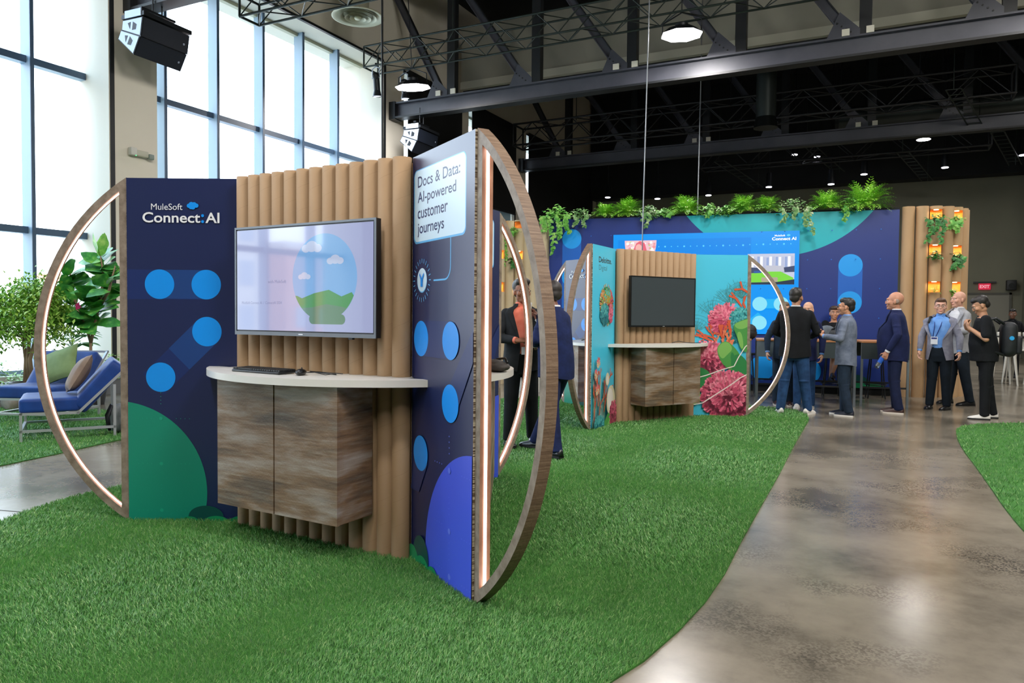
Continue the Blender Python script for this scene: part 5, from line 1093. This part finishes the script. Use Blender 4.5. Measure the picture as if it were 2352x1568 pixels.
def hand(m, wrist, d, palm_n, side, curl=.5, s=1.):
    """palm, four unequal fingers in two phalanges, thumb from the side of the palm"""
    w_ = Vector(wrist); d = Vector(d).normalized(); n = Vector(palm_n); n = (n-d*n.dot(d)).normalized(); t = d.cross(n)*side
    c = w_+d*.045*s
    for k in (-1, -.33, .33, 1): cap(m, w_+t*k*.018*s, w_+d*.085*s+t*k*.030*s, .015*s, .0125*s, n=8)
    cap(m, w_-d*.02, w_+d*.05*s, .024*s, .027*s, n=10)
    for i, (k, L_) in enumerate(((1, .066), (.36, .078), (-.3, .073), (-.95, .056))):
        b = w_+d*.090*s+t*k*.030*s; c1 = curl*(1+.08*i); e1 = (d*math.cos(c1)+n*math.sin(c1)); e2 = (d*math.cos(2.1*c1)+n*math.sin(2.1*c1)); e3 = (d*math.cos(2.8*c1)+n*math.sin(2.8*c1))
        p1 = b+e1*L_*.48*s; p2 = p1+e2*L_*.32*s; p3 = p2+e3*L_*.22*s
        cap(m, b, p1, .0098*s, .0090*s, n=8); cap(m, p1, p2, .0090*s, .0082*s, n=8); cap(m, p2, p3, .0082*s, .0070*s, n=8)
    b = w_+d*.022*s+t*.026*s; e = (t*.75+d*.55+n*.35).normalized(); p1 = b+e*.045*s; p2 = p1+(d*.7+n*.6+t*.15).normalized()*.032*s
    cap(m, b, p1, .013*s, .0105*s, n=8); cap(m, p1, p2, .0105*s, .009*s, n=8)
def head_frame(P, yaw, pitch, roll=0): return Matrix.Translation(P) @ Matrix.Rotation(yaw, 4, 'Z') @ Matrix.Rotation(pitch, 4, 'X') @ Matrix.Rotation(roll, 4, 'Y')
def person(name, X, H, label, skin, hair, hs='short', top=None, shirt=None, legs=None, shoes=None, pose=None, belly=0., glasses=False, vox=.0085, mode='jacket', opening=1., beard=None, jhem=.80, head_s=1., collar=None, tie=None, wide=1., brows=None):
    """stands facing -y at 1.78 m, then scaled; +x is the person's left"""
    pz = dict(LE=(.27, .02, 1.16), LH=(.27, -.06, .90), RE=(-.27, .02, 1.16), RH=(-.27, -.06, .90), LK=(.10, -.01, .50), LA=(.11, .02, .09), RK=(-.10, -.01, .50), RA=(-.11, .02, .09),
              Ld=None, Rd=None, Ln=(-1, 0, 0), Rn=(1, 0, 0), Lc=.5, Rc=.5, lean=(0, 0), hy=0, hp=0, hr=0, Lt=-6, Rt=6, hip=(0, 0), sy=0)
    pz.update(pose or {}); S_ = H/1.78; t = empty(name, X @ Matrix.Scale(S_, 4), label, 'person')
    lx, ly = pz['lean']; V = Vector; hx, hy_ = pz['hip']; sk = skinm(name+label[:3]+str(skin)[1:4], skin); W = wide
    sy = pz['sy']
    def Q(x, y, z):   # torso point with lean
        k = max(0, (z-.95)/.55); xr = x*math.cos(sy*k)-y*math.sin(sy*k); yr = x*math.sin(sy*k)+y*math.cos(sy*k)
        return V((hx+xr+lx*k, hy_+yr+ly*k, z))
    SH = {s: Q(s*.175*W, .0, 1.435) for s in (1, -1)}; HP_ = {s: V((hx+s*.088, hy_, .92)) for s in (1, -1)}; NK = Q(0, .012, 1.50); HD = Q(0, -.016+ly*.15, 1.640); head_s = head_s*1.07
    lo = {1: 'L', -1: 'R'}
    # ---- body
    b = MB()
    tor = [(.86, .150, .105), (.98, .150, .105+belly*.4), (1.08, .140+belly*.3, .105+belly), (1.20, .150+belly*.2, .112+belly*.7), (1.32, .165, .115), (1.42, .150, .095), (1.47, .09, .075)]
    def ring(z, rx, ry): c = Q(0, -belly*.45 if ry > .12 else 0, z); return sec(c, rx*W, ry, 20, sy*max(0, (z-.95)/.55))
    b.loft([ring(*q) for q in tor], skin0); cap(b, Q(0, .015, 1.43), HD+V((0, .02, -.07)), .062, .052)
    for s in (1, -1):
        E_ = V(pz[lo[s]+'E']); Hn = V(pz[lo[s]+'H']); K = V(pz[lo[s]+'K']); A = V(pz[lo[s]+'A'])
        cap(b, SH[s]-V((s*.022, 0, .035)), E_, .043, .038); cap(b, E_, Hn, .040, .026)
        dd = V(pz[lo[s]+'d']) if pz[lo[s]+'d'] else (Hn-E_); hand(b, Hn, dd, pz[lo[s]+'n'], -s, pz[lo[s]+'c'])
        cap(b, HP_[s], K, .082, .055); cap(b, K, A, .055, .038); cap(b, A+V((0, .02, -.04)), A+V((0, -.11, -.055)), .028, .022)
    HX = head_frame(HD, pz['hy'], pz['hp'], pz['hr']) @ Matrix.Scale(head_s, 4); m = MB()
    def he(c, r, rot=None): m.ell(c, r, skin0, 18, HX, rot)
    he((0, .018, .035), (.076, .094, .090)); he((0, -.020, -.020), (.066, .072, .085)); he((0, -.040, -.078), (.042, .045, .036)); he((0, -.005, -.060), (.060, .060, .045))
    he((0, -.075, .028), (.056, .022, .020)); he((0, -.097, -.012), (.011, .016, .024)); he((0, -.101, -.026), (.0150, .013, .010)); cap(m, HX @ V((0, -.088, .020)), HX @ V((0, -.104, -.020)), .008, .010)
    he((0, -.086, -.055), (.026, .012, .008)); he((0, -.083, -.066), (.022, .012, .008)); he((0, -.074, -.092), (.022, .020, .016))
    for s in (1, -1): he((s*.046, -.066, -.020), (.024, .022, .026)); he((s*.077, .010, -.008), (.009, .020, .032), Euler((R(-12), 0, R(s*14))).to_matrix())
    b.v += []; off = len(b.v); b.v.extend(m.v); b.f.extend([[i+off for i in f] for f in m.f]); b.m.extend(m.m); b.s.extend(m.s)
    remesh(b, 'body', sk, t, vox*.8, 1)
    # ---- face details
    eyew = M('eye_white', '#e9e6e0', .3); iris = M('iris', '#2a1a12', .2); lip = M('lip_'+str(skin), tuple(x*y for x, y in zip(lin(skin), (.85, .55, .55))), .5); hm = noise_mat('hair_'+str(hair), [hair, tuple(min(1, x*1.9+.01) for x in lin(hair))], scale=(30, 30, 12), rough=.5)
    m = MB()
    for s in (1, -1): m.ell((s*.030, -.0815, .008), (.0125, .009, .0085), eyew, 12, HX); m.ell((s*.030, -.0885, .008), (.0055, .0035, .0058), iris, 10, HX)
    m.build('eyes', t); m = MB(); m.ell((0, -.096, -.0600), (.021, .0035, .0038), lip, 12, HX); m.ell((0, -.0955, -.0655), (.018, .0035, .0042), lip, 12, HX); m.build('lips', t); m = MB()
    for s in (1, -1): m.path([HX @ V((s*.012, -.0965, .030)), HX @ V((s*.030, -.0950, .036)), HX @ V((s*.048, -.083, .031))], .0042 if hs != 'bald' else .0028, hm, 6)
    m.build('eyebrows', t)
    # ---- hair
    if hs != 'bald':
        m = MB(); g = lambda c, r: m.ell(c, r, hm, 18, HX)
        g((0, .035, .052), (.083, .092, .086)); g((0, -.018, .092), (.066, .066, .046)); g((0, .070, .0), (.068, .052, .066))
        if hs == 'thick': g((0, -.025, .100), (.078, .076, .046)); g((0, .04, .06), (.088, .094, .086))
        if hs == 'tuft': g((0, -.06, .098), (.05, .03, .026))
        for s in (1, -1): g((s*.066, .014, .040), (.013, .026, .034))
        remesh(m, 'hair', hm, t, .006, 12)
    else:
        if beard is None and hair != skin: m = MB(); [m.ell((s*.076, .030, .0), (.006, .034, .03), hm, 10, HX) for s in (1, -1)]; m.build('hair', t)
    if beard:
        bm_ = M('beard_'+str(beard), beard, .8); m = MB(); m.ell((0, -.045, -.082), (.047, .046, .036), bm_, 16, HX); m.ell((0, -.022, -.06), (.066, .06, .04), bm_, 16, HX); m.ell((0, -.093, -.046), (.026, .010, .006), bm_, 12, HX); remesh(m, 'beard', bm_, t, .006, 1)
    if glasses:
        gm = M('glasses_frame', '#15171b', .3); m = MB()
        for s in (1, -1):
            m.path([HX @ V((s*(.033+.024*math.cos(a)), -.104+.006*abs(math.cos(a)), .006+.016*math.sin(a))) for a in [R(q) for q in range(0, 361, 24)]], .0022, gm, 6)
            m.path([HX @ V((s*.057, -.098, .012)), HX @ V((s*.078, -.05, .012)), HX @ V((s*.081, .012, .006))], .0022, gm, 6)
        m.path([HX @ V((-.010, -.104, .010)), HX @ V((.010, -.104, .010))], .002, gm, 6); m.build('glasses', t)
    # ---- trousers
    if legs:
        m = MB(); m.loft([sec((hx, hy_, .76), .155, .105), sec((hx, hy_, .86), .172, .122), sec(Q(0, -belly*.3, .96), .165*W, .122+belly*.5), sec(Q(0, -belly*.4, 1.02), .158*W, .115+belly*.7)], skin0)
        for s in (1, -1):
            K = V(pz[lo[s]+'K']); A = V(pz[lo[s]+'A']); d_ = (A-K).normalized()
            cap(m, HP_[s]-V((0, 0, .04)), K, .102, .078); cap(m, K, A+d_*.0, .076, .062); m.loft([sec(A+(K-A).normalized()*q+V((0, .004, 0)), rr, rr*1.08, 16, 0, 2) for q, rr in ((.16, .058), (.06, .058), (-.030, .061))], skin0)
            for z_, rr in ((.3, .069), (.72, .064)): m.ell(K.lerp(A, z_)+V((0, .006, 0)), (rr, rr*1.02, .030), skin0, 14)
            m.ell(K+V((0, .012, -.03)), (.078, .075, .03), skin0, 14)
        remesh(m, 'trousers', legs, t, vox, 3)
    if shoes:
        upper, sole = shoes
        for s in (1, -1):
            A = V(pz[lo[s]+'A']); ta = R(pz[lo[s]+'t']); sh = MB(); F = Matrix.Translation((A.x, A.y, A.z-.09)) @ Matrix.Rotation(ta, 4, 'Z')
            sec_ = [(.075, .034, .012, .085), (.04, .040, .012, .100), (-.02, .042, .012, .095), (-.08, .046, .012, .070), (-.14, .047, .012, .055), (-.185, .034, .012, .042), (-.205, .015, .014, .030)]
            rings = [[F @ V((w2*math.cos(a), y, z0+(z1-z0)*max(0, math.sin(a)) if math.sin(a) > 0 else z0)) for a in [2*math.pi*k/16 for k in range(16)]] for y, w2, z0, z1 in sec_]
            sh.loft(rings, upper); o = sh.build('shoe', t); so = MB(); out = [(w2+.003, y) for y, w2, _, _ in sec_]; poly = out+[(-a, c) for a, c in out[::-1]]; so.prism(poly, 0, .022, sole, F); so.build('sole', o)
            if sole.name.startswith('shoe_white') and upper.name.startswith('shoe_white'):
                pass
    # ---- upper clothing
    sleeve = (.066, .056, .047) if mode != 'tee' else (.066, .062, .060)
    if mode in ('jacket',):
        m = MB(); sm = shirt or white_sh   # shirt
        m.loft([sec(Q(0, -belly*.45 if ry > .13 else 0, z), rx*W, ry, 24, sy*max(0, (z-.95)/.55)) for z, rx, ry in ((.94, .160, .118+belly*.6), (1.08, .152+belly*.2, .122+belly), (1.22, .160, .126+belly*.6), (1.34, .172, .124), (1.42, .158, .106), (1.475, .098, .086))], skin0)
        m.loft([sec(Q(0, .008, 1.445), .074, .072), sec(Q(0, .006, 1.485), .068, .066), sec(Q(0, .010, 1.532), .063, .061)], skin0)
        remesh(m, 'shirt', sm, t, vox, 1)
        m = MB()
        for s in (1, -1): m.add([Q(0, -.068, 1.482), Q(s*.010, -.082, 1.455), Q(s*.045, -.090, 1.435), Q(s*.066, -.04, 1.475), Q(s*.060, .0, 1.515), Q(s*.050, -.05, 1.505)], [(0, 1, 2, 3, 4, 5)] if s > 0 else [(5, 4, 3, 2, 1, 0)], sm, False)
        m.build('collar', t)
        if not legs is None:
            bl = MB(); bl.loft([[tuple(p) for p in sec(Q(0, -belly*.4, z), .1625*W, .119+belly*.62, 24)] for z in (.962, .995)], darkm, caps=False); bl.build('belt', t)
        jk = top; m = MB(); m_open = []
        # jacket shell open at the front
        prof = [(jhem, .195, .150+belly*.6), (.90, .190, .148+belly*.8), (1.02, .178+belly*.2, .142+belly*1.0), (1.12, .172+belly*.2, .142+belly*.95), (1.24, .182, .146+belly*.6), (1.34, .192, .142), (1.415, .198, .125), (1.452, .168, .108), (1.487, .090, .088), (1.515, .076, .074)]
        n = 40; rings = []
        for z, rx, ry in prof:
            gap = {True: .0}.get(False, 0); zz = (z-jhem)/(1.5-jhem)
            g = opening*(.10+.16*max(0, (1.08-z)/.3)) if z < 1.08 else opening*(.10+.50*min(1, (z-1.08)/.40)); g = max(.03, g)
            c = Q(0, -belly*.45 if ry > .15 else .0, z); yw = sy*max(0, (z-.95)/.55); rr = []
            for k in range(n+1):
                a = -math.pi/2+g+(2*math.pi-2*g)*k/n; p_ = 2.4; x = rx*W*abs(math.cos(a))**(2/p_)*(1 if math.cos(a) >= 0 else -1); y = ry*abs(math.sin(a))**(2/p_)*(1 if math.sin(a) >= 0 else -1)
                y *= 1+.02*math.sin(5*a)*(z < 1.0); rr.append((c[0]+x*math.cos(yw)-y*math.sin(yw), c[1]+x*math.sin(yw)+y*math.cos(yw), z+(.0 if z > jhem+.01 else .03*abs(math.cos(a))-.01)))
            rings.append(rr)
        inner = [[tuple(V(p)+(V((Q(0, 0, p[2])[0], Q(0, 0, p[2])[1], p[2]))-V(p)).normalized()*.010) for p in r_] for r_ in rings]
        m.loft(rings, jk, True, False, closed=False); m.loft(inner, jk, True, False, closed=False)
        for e_ in (0, n): m.add([r_[e_] for r_ in rings]+[r_[e_] for r_ in inner], [(i, i+1, len(rings)+i+1, len(rings)+i) for i in range(len(rings)-1)], jk)
        m.add(rings[0]+inner[0], [(i, i+1, n+1+i+1, n+1+i) for i in range(n)], jk)
        m.build('jacket', t)
        m = MB()   # lapels
        for s in (1, -1):
            e_ = 0 if s > 0 else n; L_ = [V(r_[e_]) for r_ in rings[3:]]; vs = []
            for i, p in enumerate(L_):
                k = i/(len(L_)-1); w2 = .058*math.sin(math.pi*min(1, .05+.80*k)); vs += [p+V((0, -.008, 0)), p+V((s*w2, -.010+.30*w2, 0))]
            m.add(vs, [(2*i, 2*i+1, 2*i+3, 2*i+2) for i in range(len(L_)-1)], jk)
        m.build('lapels', t)
        for s in (1, -1):
            E_ = V(pz[lo[s]+'E']); Hn = V(pz[lo[s]+'H']); m = MB(); cap(m, SH[s]-V((s*.016, 0, .030)), E_, .063, .055); d_ = (Hn-E_).normalized(); cap(m, E_, Hn-d_*.050, .057, .043); m.ell(SH[s]-V((s*.022, 0, .030)), (.064, .068, .052), skin0)
            for q, rr in ((.55, .060), (.8, .058)): m.ell(SH[s].lerp(E_, q), (rr, rr, .03), skin0, 12)
            remesh(m, 'sleeve', jk, t, vox, 3); m = MB(); m.cyl(Hn-d_*.035, Hn-d_*.006, .037, sm, .035, n=16); m.build('shirt_cuff', t)
    elif mode == 'tee':
        m = MB(); m.loft([sec(Q(0, -belly*.45 if ry > .13 else 0, z), rx*W, ry, 24, sy*max(0, (z-.95)/.55)) for z, rx, ry in ((.84, .185, .145+belly*.6), (.95, .180, .142+belly*.8), (1.08, .172+belly*.2, .138+belly), (1.22, .175, .136+belly*.6), (1.34, .182, .128), (1.42, .155, .108), (1.465, .09, .082))], skin0)
        for s in (1, -1): E_ = V(pz[lo[s]+'E']); cap(m, SH[s]-V((s*.015, 0, 0)), SH[s].lerp(E_, .80), .072, .066)
        remesh(m, 'tee_shirt', top, t, vox, 3)
    if collar: MB().path([Q(.066*math.cos(R(a)), .0-.068*math.sin(R(a)), 1.48-.03*max(0, math.sin(R(a)))) for a in range(0, 361, 24)], .009, collar, 6).build('lanyard', t)
    if tie: tie(t, Q)
    return t
def toward(x, y, tx, ty): return math.atan2(tx-x, -(ty-y))   # rotation so local -y points at (tx, ty)
wshoe = (M('shoe_white', '#d8d6d0', .5), M('shoe_white_sole', '#e6e4de', .5)); bshoe = (M('shoe_black', '#14161a', .28, spec=.6), M('shoe_sole_black', '#0b0c0e', .6)); nshoe = (M('shoe_navy', '#141b2b', .5), M('shoe_white_sole2', '#dcdad4', .5)); brshoe = (M('shoe_brown', '#3a2420', .35), M('shoe_sole_brown', '#d3cbbf', .6))
jeans = fabric('jeans', '#1c3557', '#2b4f7c'); slate = fabric('slate_trousers', '#1b2836', '#26364a'); blackc = fabric('black', '#0d0f12', '#16191d'); navyc = fabric('navy_suit', '#161d40', '#1f2852'); navyt = fabric('navy_trousers', '#131a36', '#1b2546'); bluec = fabric('blue_suit', '#121b3d', '#1d2a58'); greyb = fabric('grey_blazer', '#566073', '#7b8496'); greyw = fabric('grey_wool', '#6e7080', '#8f909e'); charc = fabric('charcoal', '#17191b', '#24272a'); coral = fabric('coral_shirt', '#d9705a', '#e58a72'); sky_s = fabric('sky_shirt', '#5f92d8', '#7daae6'); lgrey = fabric('light_grey_wool', '#8f9196', '#aaabb0'); dkt = fabric('dark_trousers', '#101820', '#1a2530')
DK = '#1a1410'
# man in coral shirt and dark suit
X = TR(-3.52, 7.22, .03, toward(-3.52, 7.22, -2.2, 5.4))
def badge(px, py, pz_, w_=.09, h_=.06, strap=None):
    def f(t, Q):
        m = MB(); m.box(Q(px, py, pz_), (w_, .004, h_), M('badge_card', '#dfe3ea', .4)); 
        if strap:
            for s in (1, -1): m.path([Q(s*.06, -.07, 1.47), Q(s*.045, -.128, 1.34), Q(px+s*.02, py+.004, pz_+h_/2)], .006, strap, 6)
            m.box(Q(px, py-.003, pz_+h_*.3), (w_*.8, .002, h_*.22), strap)
        m.build('name_badge', t)
    return f
person('person', X, 1.80, 'man in dark suit over coral shirt, hands together, talking behind the tall ring', '#8a5a42', DK, 'thick', charc, coral, blackc, bshoe,
       dict(LE=(.27, -.04, 1.15), LH=(.10, -.26, 1.12), RE=(-.27, -.04, 1.15), RH=(-.09, -.26, 1.13), Ld=(-.9, -.3, .1), Rd=(.9, -.3, .05), Ln=(0, .6, -1), Rn=(0, .6, -1), Lc=.9, Rc=.9, hy=R(8), RK=(-.11, -.04, .50), RA=(-.13, -.02, .09), LA=(.15, .10, .09), LK=(.12, .02, .5)), glasses=True, tie=badge(.02, -.20, 1.02, .10, .08), wide=1.03)
X = TR(-2.96, 6.92, .03, toward(-2.96, 6.92, -3.9, 7.15))
person('person', X, 1.76, 'man in blue suit seen from behind, raising a white cup, legs apart', '#7a5040', '#221d1c', 'short', bluec, None, bluec, bshoe,
       dict(LE=(.26, -.08, 1.18), LH=(.10, -.22, 1.12), RE=(-.22, -.20, 1.20), RH=(-.10, -.36, 1.40), Rd=(.3, -.3, 1), Rn=(.6, -.6, 0), Rc=.95, lean=(0, -.06), LK=(.12, .02, .50), LA=(.17, .12, .09), RK=(-.12, -.17, .50), RA=(-.13, -.38, .09), hp=R(4)), jhem=.78, belly=.03)
c = empty('cup', X @ Matrix.Scale(1.76/1.78, 4) @ Matrix.Translation((-.055, -.435, 1.47)), 'white paper cup raised in the hand of the man in the blue suit', 'cup'); MB().cyl((0, 0, 0), (0, 0, .09), .028, M('paper_white', '#e8e6e0', .6), .038, n=20).build('cup_body', c)
# men by the bar tables
X = TR(-1.19, 11.80, 0, toward(-1.19, 11.80, -1.15, 13.2))
person('person', X, 1.89, 'man in black jacket, blue jeans and white shoes seen from behind', '#b5846a', '#15120f', 'short', blackc, white_sh, jeans, wshoe, dict(LE=(.28, -.05, 1.16), LH=(.17, -.25, 1.08), RE=(-.28, -.05, 1.16), RH=(-.17, -.25, 1.08), LK=(.13, .0, .50), LA=(.17, .04, .09), RK=(-.13, .0, .5), RA=(-.18, -.04, .09), Lt=18, Rt=-18, hy=R(-10)), wide=1.12, jhem=.80, opening=.3)
X = TR(-1.12, 12.58, 0, toward(-1.12, 12.58, -1.2, 11.7))
person('person', X, 1.70, 'bald man in blue jeans and white shoes hidden behind the man in the black jacket', '#c99a7e', '#c99a7e', 'bald', navyc, sky_s, jeans, wshoe, dict(lean=(.03, 0)), wide=1.0)
X = TR(-1.47, 12.88, 0, toward(-1.47, 12.88, -1.3, 12.0))
person('person', X, 1.70, 'person in dark blue behind the glowing ring, beside the man in the black jacket', '#c99a7e', '#5a4a3c', 'short', slate, sky_s, slate, brshoe, dict(LE=(.26, -.08, 1.16), LH=(.18, -.26, 1.10)), wide=.95)
X = TR(-.50, 11.98, 0, toward(-.50, 11.98, -1.6, 12.1))
person('person', X, 1.74, 'man in grey blazer and dark trousers facing left, holding a snack before him', '#c08c6e', '#14110f', 'short', greyb, sky_s, slate, nshoe, dict(LE=(.28, -.04, 1.17), LH=(.17, -.30, 1.20), Ld=(-.3, -.6, .5), Ln=(0, .3, 1), RE=(-.27, -.06, 1.17), RH=(-.12, -.30, 1.18), Rd=(.3, -.6, .4), Rn=(0, .3, 1), Lc=.9, Rc=.9, RK=(-.10, -.02, .5), RA=(-.13, -.03, .09), LA=(.10, .07, .09), hy=R(0)), glasses=True, jhem=.76, wide=1.06)
X = TR(.16, 12.72, 0, toward(.16, 12.72, -1.2, 12.8))
person('person', X, 1.85, 'bald man in navy blazer facing left, holding a water bottle', '#c08a70', '#7d6a5e', 'bald', navyc, white_sh, navyt, brshoe, dict(LE=(.29, .04, 1.15), LH=(.27, -.10, .90), Ld=(0, -.35, -1), Ln=(-1, 0, 0), Lc=.8, RE=(-.29, .04, 1.15), RH=(-.24, -.14, .92), lean=(0, -.01), LA=(.10, .06, .09)), belly=.075, jhem=.76, wide=1.06, head_s=1.04)
bX = X @ Matrix.Scale(1.85/1.78, 4) @ Matrix.Translation((.245, -.165, .80)) @ Matrix.Rotation(R(-28), 4, 'X')
c = empty('water_bottle', bX, 'clear plastic water bottle with blue label held by the bald man in navy', 'bottle'); MB().lathe([(.0, -.15), (.030, -.15), (.032, -.10), (.030, .0), (.031, .05), (.013, .085), (.013, .10)], M('clear_plastic', '#dfeaf2', .08, trans=.9), n=18).build('bottle_body', c); MB().cyl((0, 0, -.06), (0, 0, .03), .0325, M('label_blue', '#2b62c8', .4), n=18, caps=False).build('bottle_label', c); MB().cyl((0, 0, .10), (0, 0, .12), .015, wc, n=14).build('bottle_cap', c)
X = TR(.80, 13.66, 0, toward(.80, 13.66, .25, 12.2))
person('person', X, 1.78, 'young man in glasses, light blue shirt and grey blazer, facing the camera with a badge', '#d8a892', '#4a3526', 'tuft', greyw, sky_s, dkt, bshoe, dict(LE=(.28, .0, 1.16), LH=(.31, -.10, .92), RE=(-.27, .0, 1.16), RH=(-.28, -.06, .92), hy=R(18), lean=(.0, .0), LA=(.12, .0, .09), RA=(-.12, -.03, .09)), glasses=True, opening=2.6, jhem=.78, wide=1.02, tie=badge(-.04, -.145, 1.10, .10, .12, M('lanyard_blue', '#1b2f7a', .6)))
c = empty('shoulder_bag_strap', X @ Matrix.Identity(4), 'black strap over the right shoulder of the young man in glasses', 'bag strap'); MB().path([(-.13, -.135, 1.38), (-.135, -.06, 1.475), (-.14, .05, 1.475), (-.13, .14, 1.36)], .018, bk, 6).build('strap', c)
X = TR(1.12, 14.62, 0, toward(1.12, 14.62, .2, 14.0))
person('person', X, 1.92, 'bald man in light grey blazer and white shirt, behind the young man in glasses', '#d3a08a', '#d3a08a', 'bald', lgrey, white_sh, dkt, bshoe, dict(LE=(.28, -.1, 1.16), LH=(.14, -.26, 1.15), LK=(.16, .0, .5), LA=(.22, .05, .09), RA=(-.12, -.05, .09)), opening=1.5)
X = TR(1.32, 12.64, 0, toward(1.32, 12.64, .0, 12.55))
person('person', X, 1.78, 'man in black tee shirt with a black backpack, looking down to the left', '#b98a6c', '#14100e', 'short', blackc, None, blackc, (M('shoe_white'), M('shoe_sole_black')), dict(LE=(.27, -.05, 1.16), LH=(.12, -.24, 1.32), Ld=(-.5, -.3, .9), Ln=(0, .6, 0), Lc=.8, RE=(-.27, -.03, 1.17), RH=(-.12, -.24, 1.32), Rd=(.5, -.3, .9), Rn=(0, .6, 0), Rc=.8, hp=R(28), lean=(0, -.05), LK=(.10, -.01, .5), LA=(.13, -.02, .09), RA=(-.12, .12, .09), RK=(-.1, .05, .5)), mode='tee', belly=.05, wide=1.08, collar=M('lanyard_royal', '#2b3fc0', .5))
bX = X @ Matrix.Translation((0, .25, 1.16)); c = empty('backpack', bX, 'black backpack with a round blue badge worn by the man in the black tee shirt', 'backpack')
MB().rbox((0, .02, 0), (.32, .20, .50), .09, bk).build('bag_body', c); MB().rbox((0, .13, -.08), (.26, .08, .26), .035, bk).build('front_pocket', c)
m = MB()
for s in (-1, 1): m.path([(s*.11, -.06, .22), (s*.13, -.16, .30), (s*.14, -.30, .26), (s*.15, -.36, .10), (s*.17, -.28, -.14), (s*.13, -.06, -.22)], .020, bk, 6)
m.build('straps', c); MB().cyl((.161, .03, .02), (.166, .03, .02), .030, M('badge_blue', '#28a0e0', .4), n=18).cyl((.05, .170, -.02), (.05, .174, -.02), .03, M('badge_blue'), n=18).build('badge', c)
X = TR(2.86, 22.2, 0, toward(2.86, 22.2, 2.4, 18))
person('person', X, 1.72, 'person in black standing in shade beyond the dark table, far right', '#6a4a3a', '#0c0a09', 'short', blackc, blackc, blackc, bshoe, dict(), vox=.016)
X = TR(-.84, 14.93, 0, toward(-.84, 14.93, -.3, 12.8))
person('person', X, 1.66, 'person in black with bare legs and sandals on a stool behind the bar tables', '#c08f72', '#3a2a20', 'thick', blackc, None, None, (M('sandal', '#2a1a14', .5), M('sandal_sole', '#1c1410', .6)), dict(LE=(.26, -.12, 1.18), LH=(.10, -.30, 1.12), RE=(-.26, -.12, 1.18), RH=(-.10, -.30, 1.12), LK=(.04, -.44, .88), LA=(-.10, -.50, .50), RK=(-.08, -.42, .84), RA=(-.10, -.38, .42)), mode='tee', vox=.012)
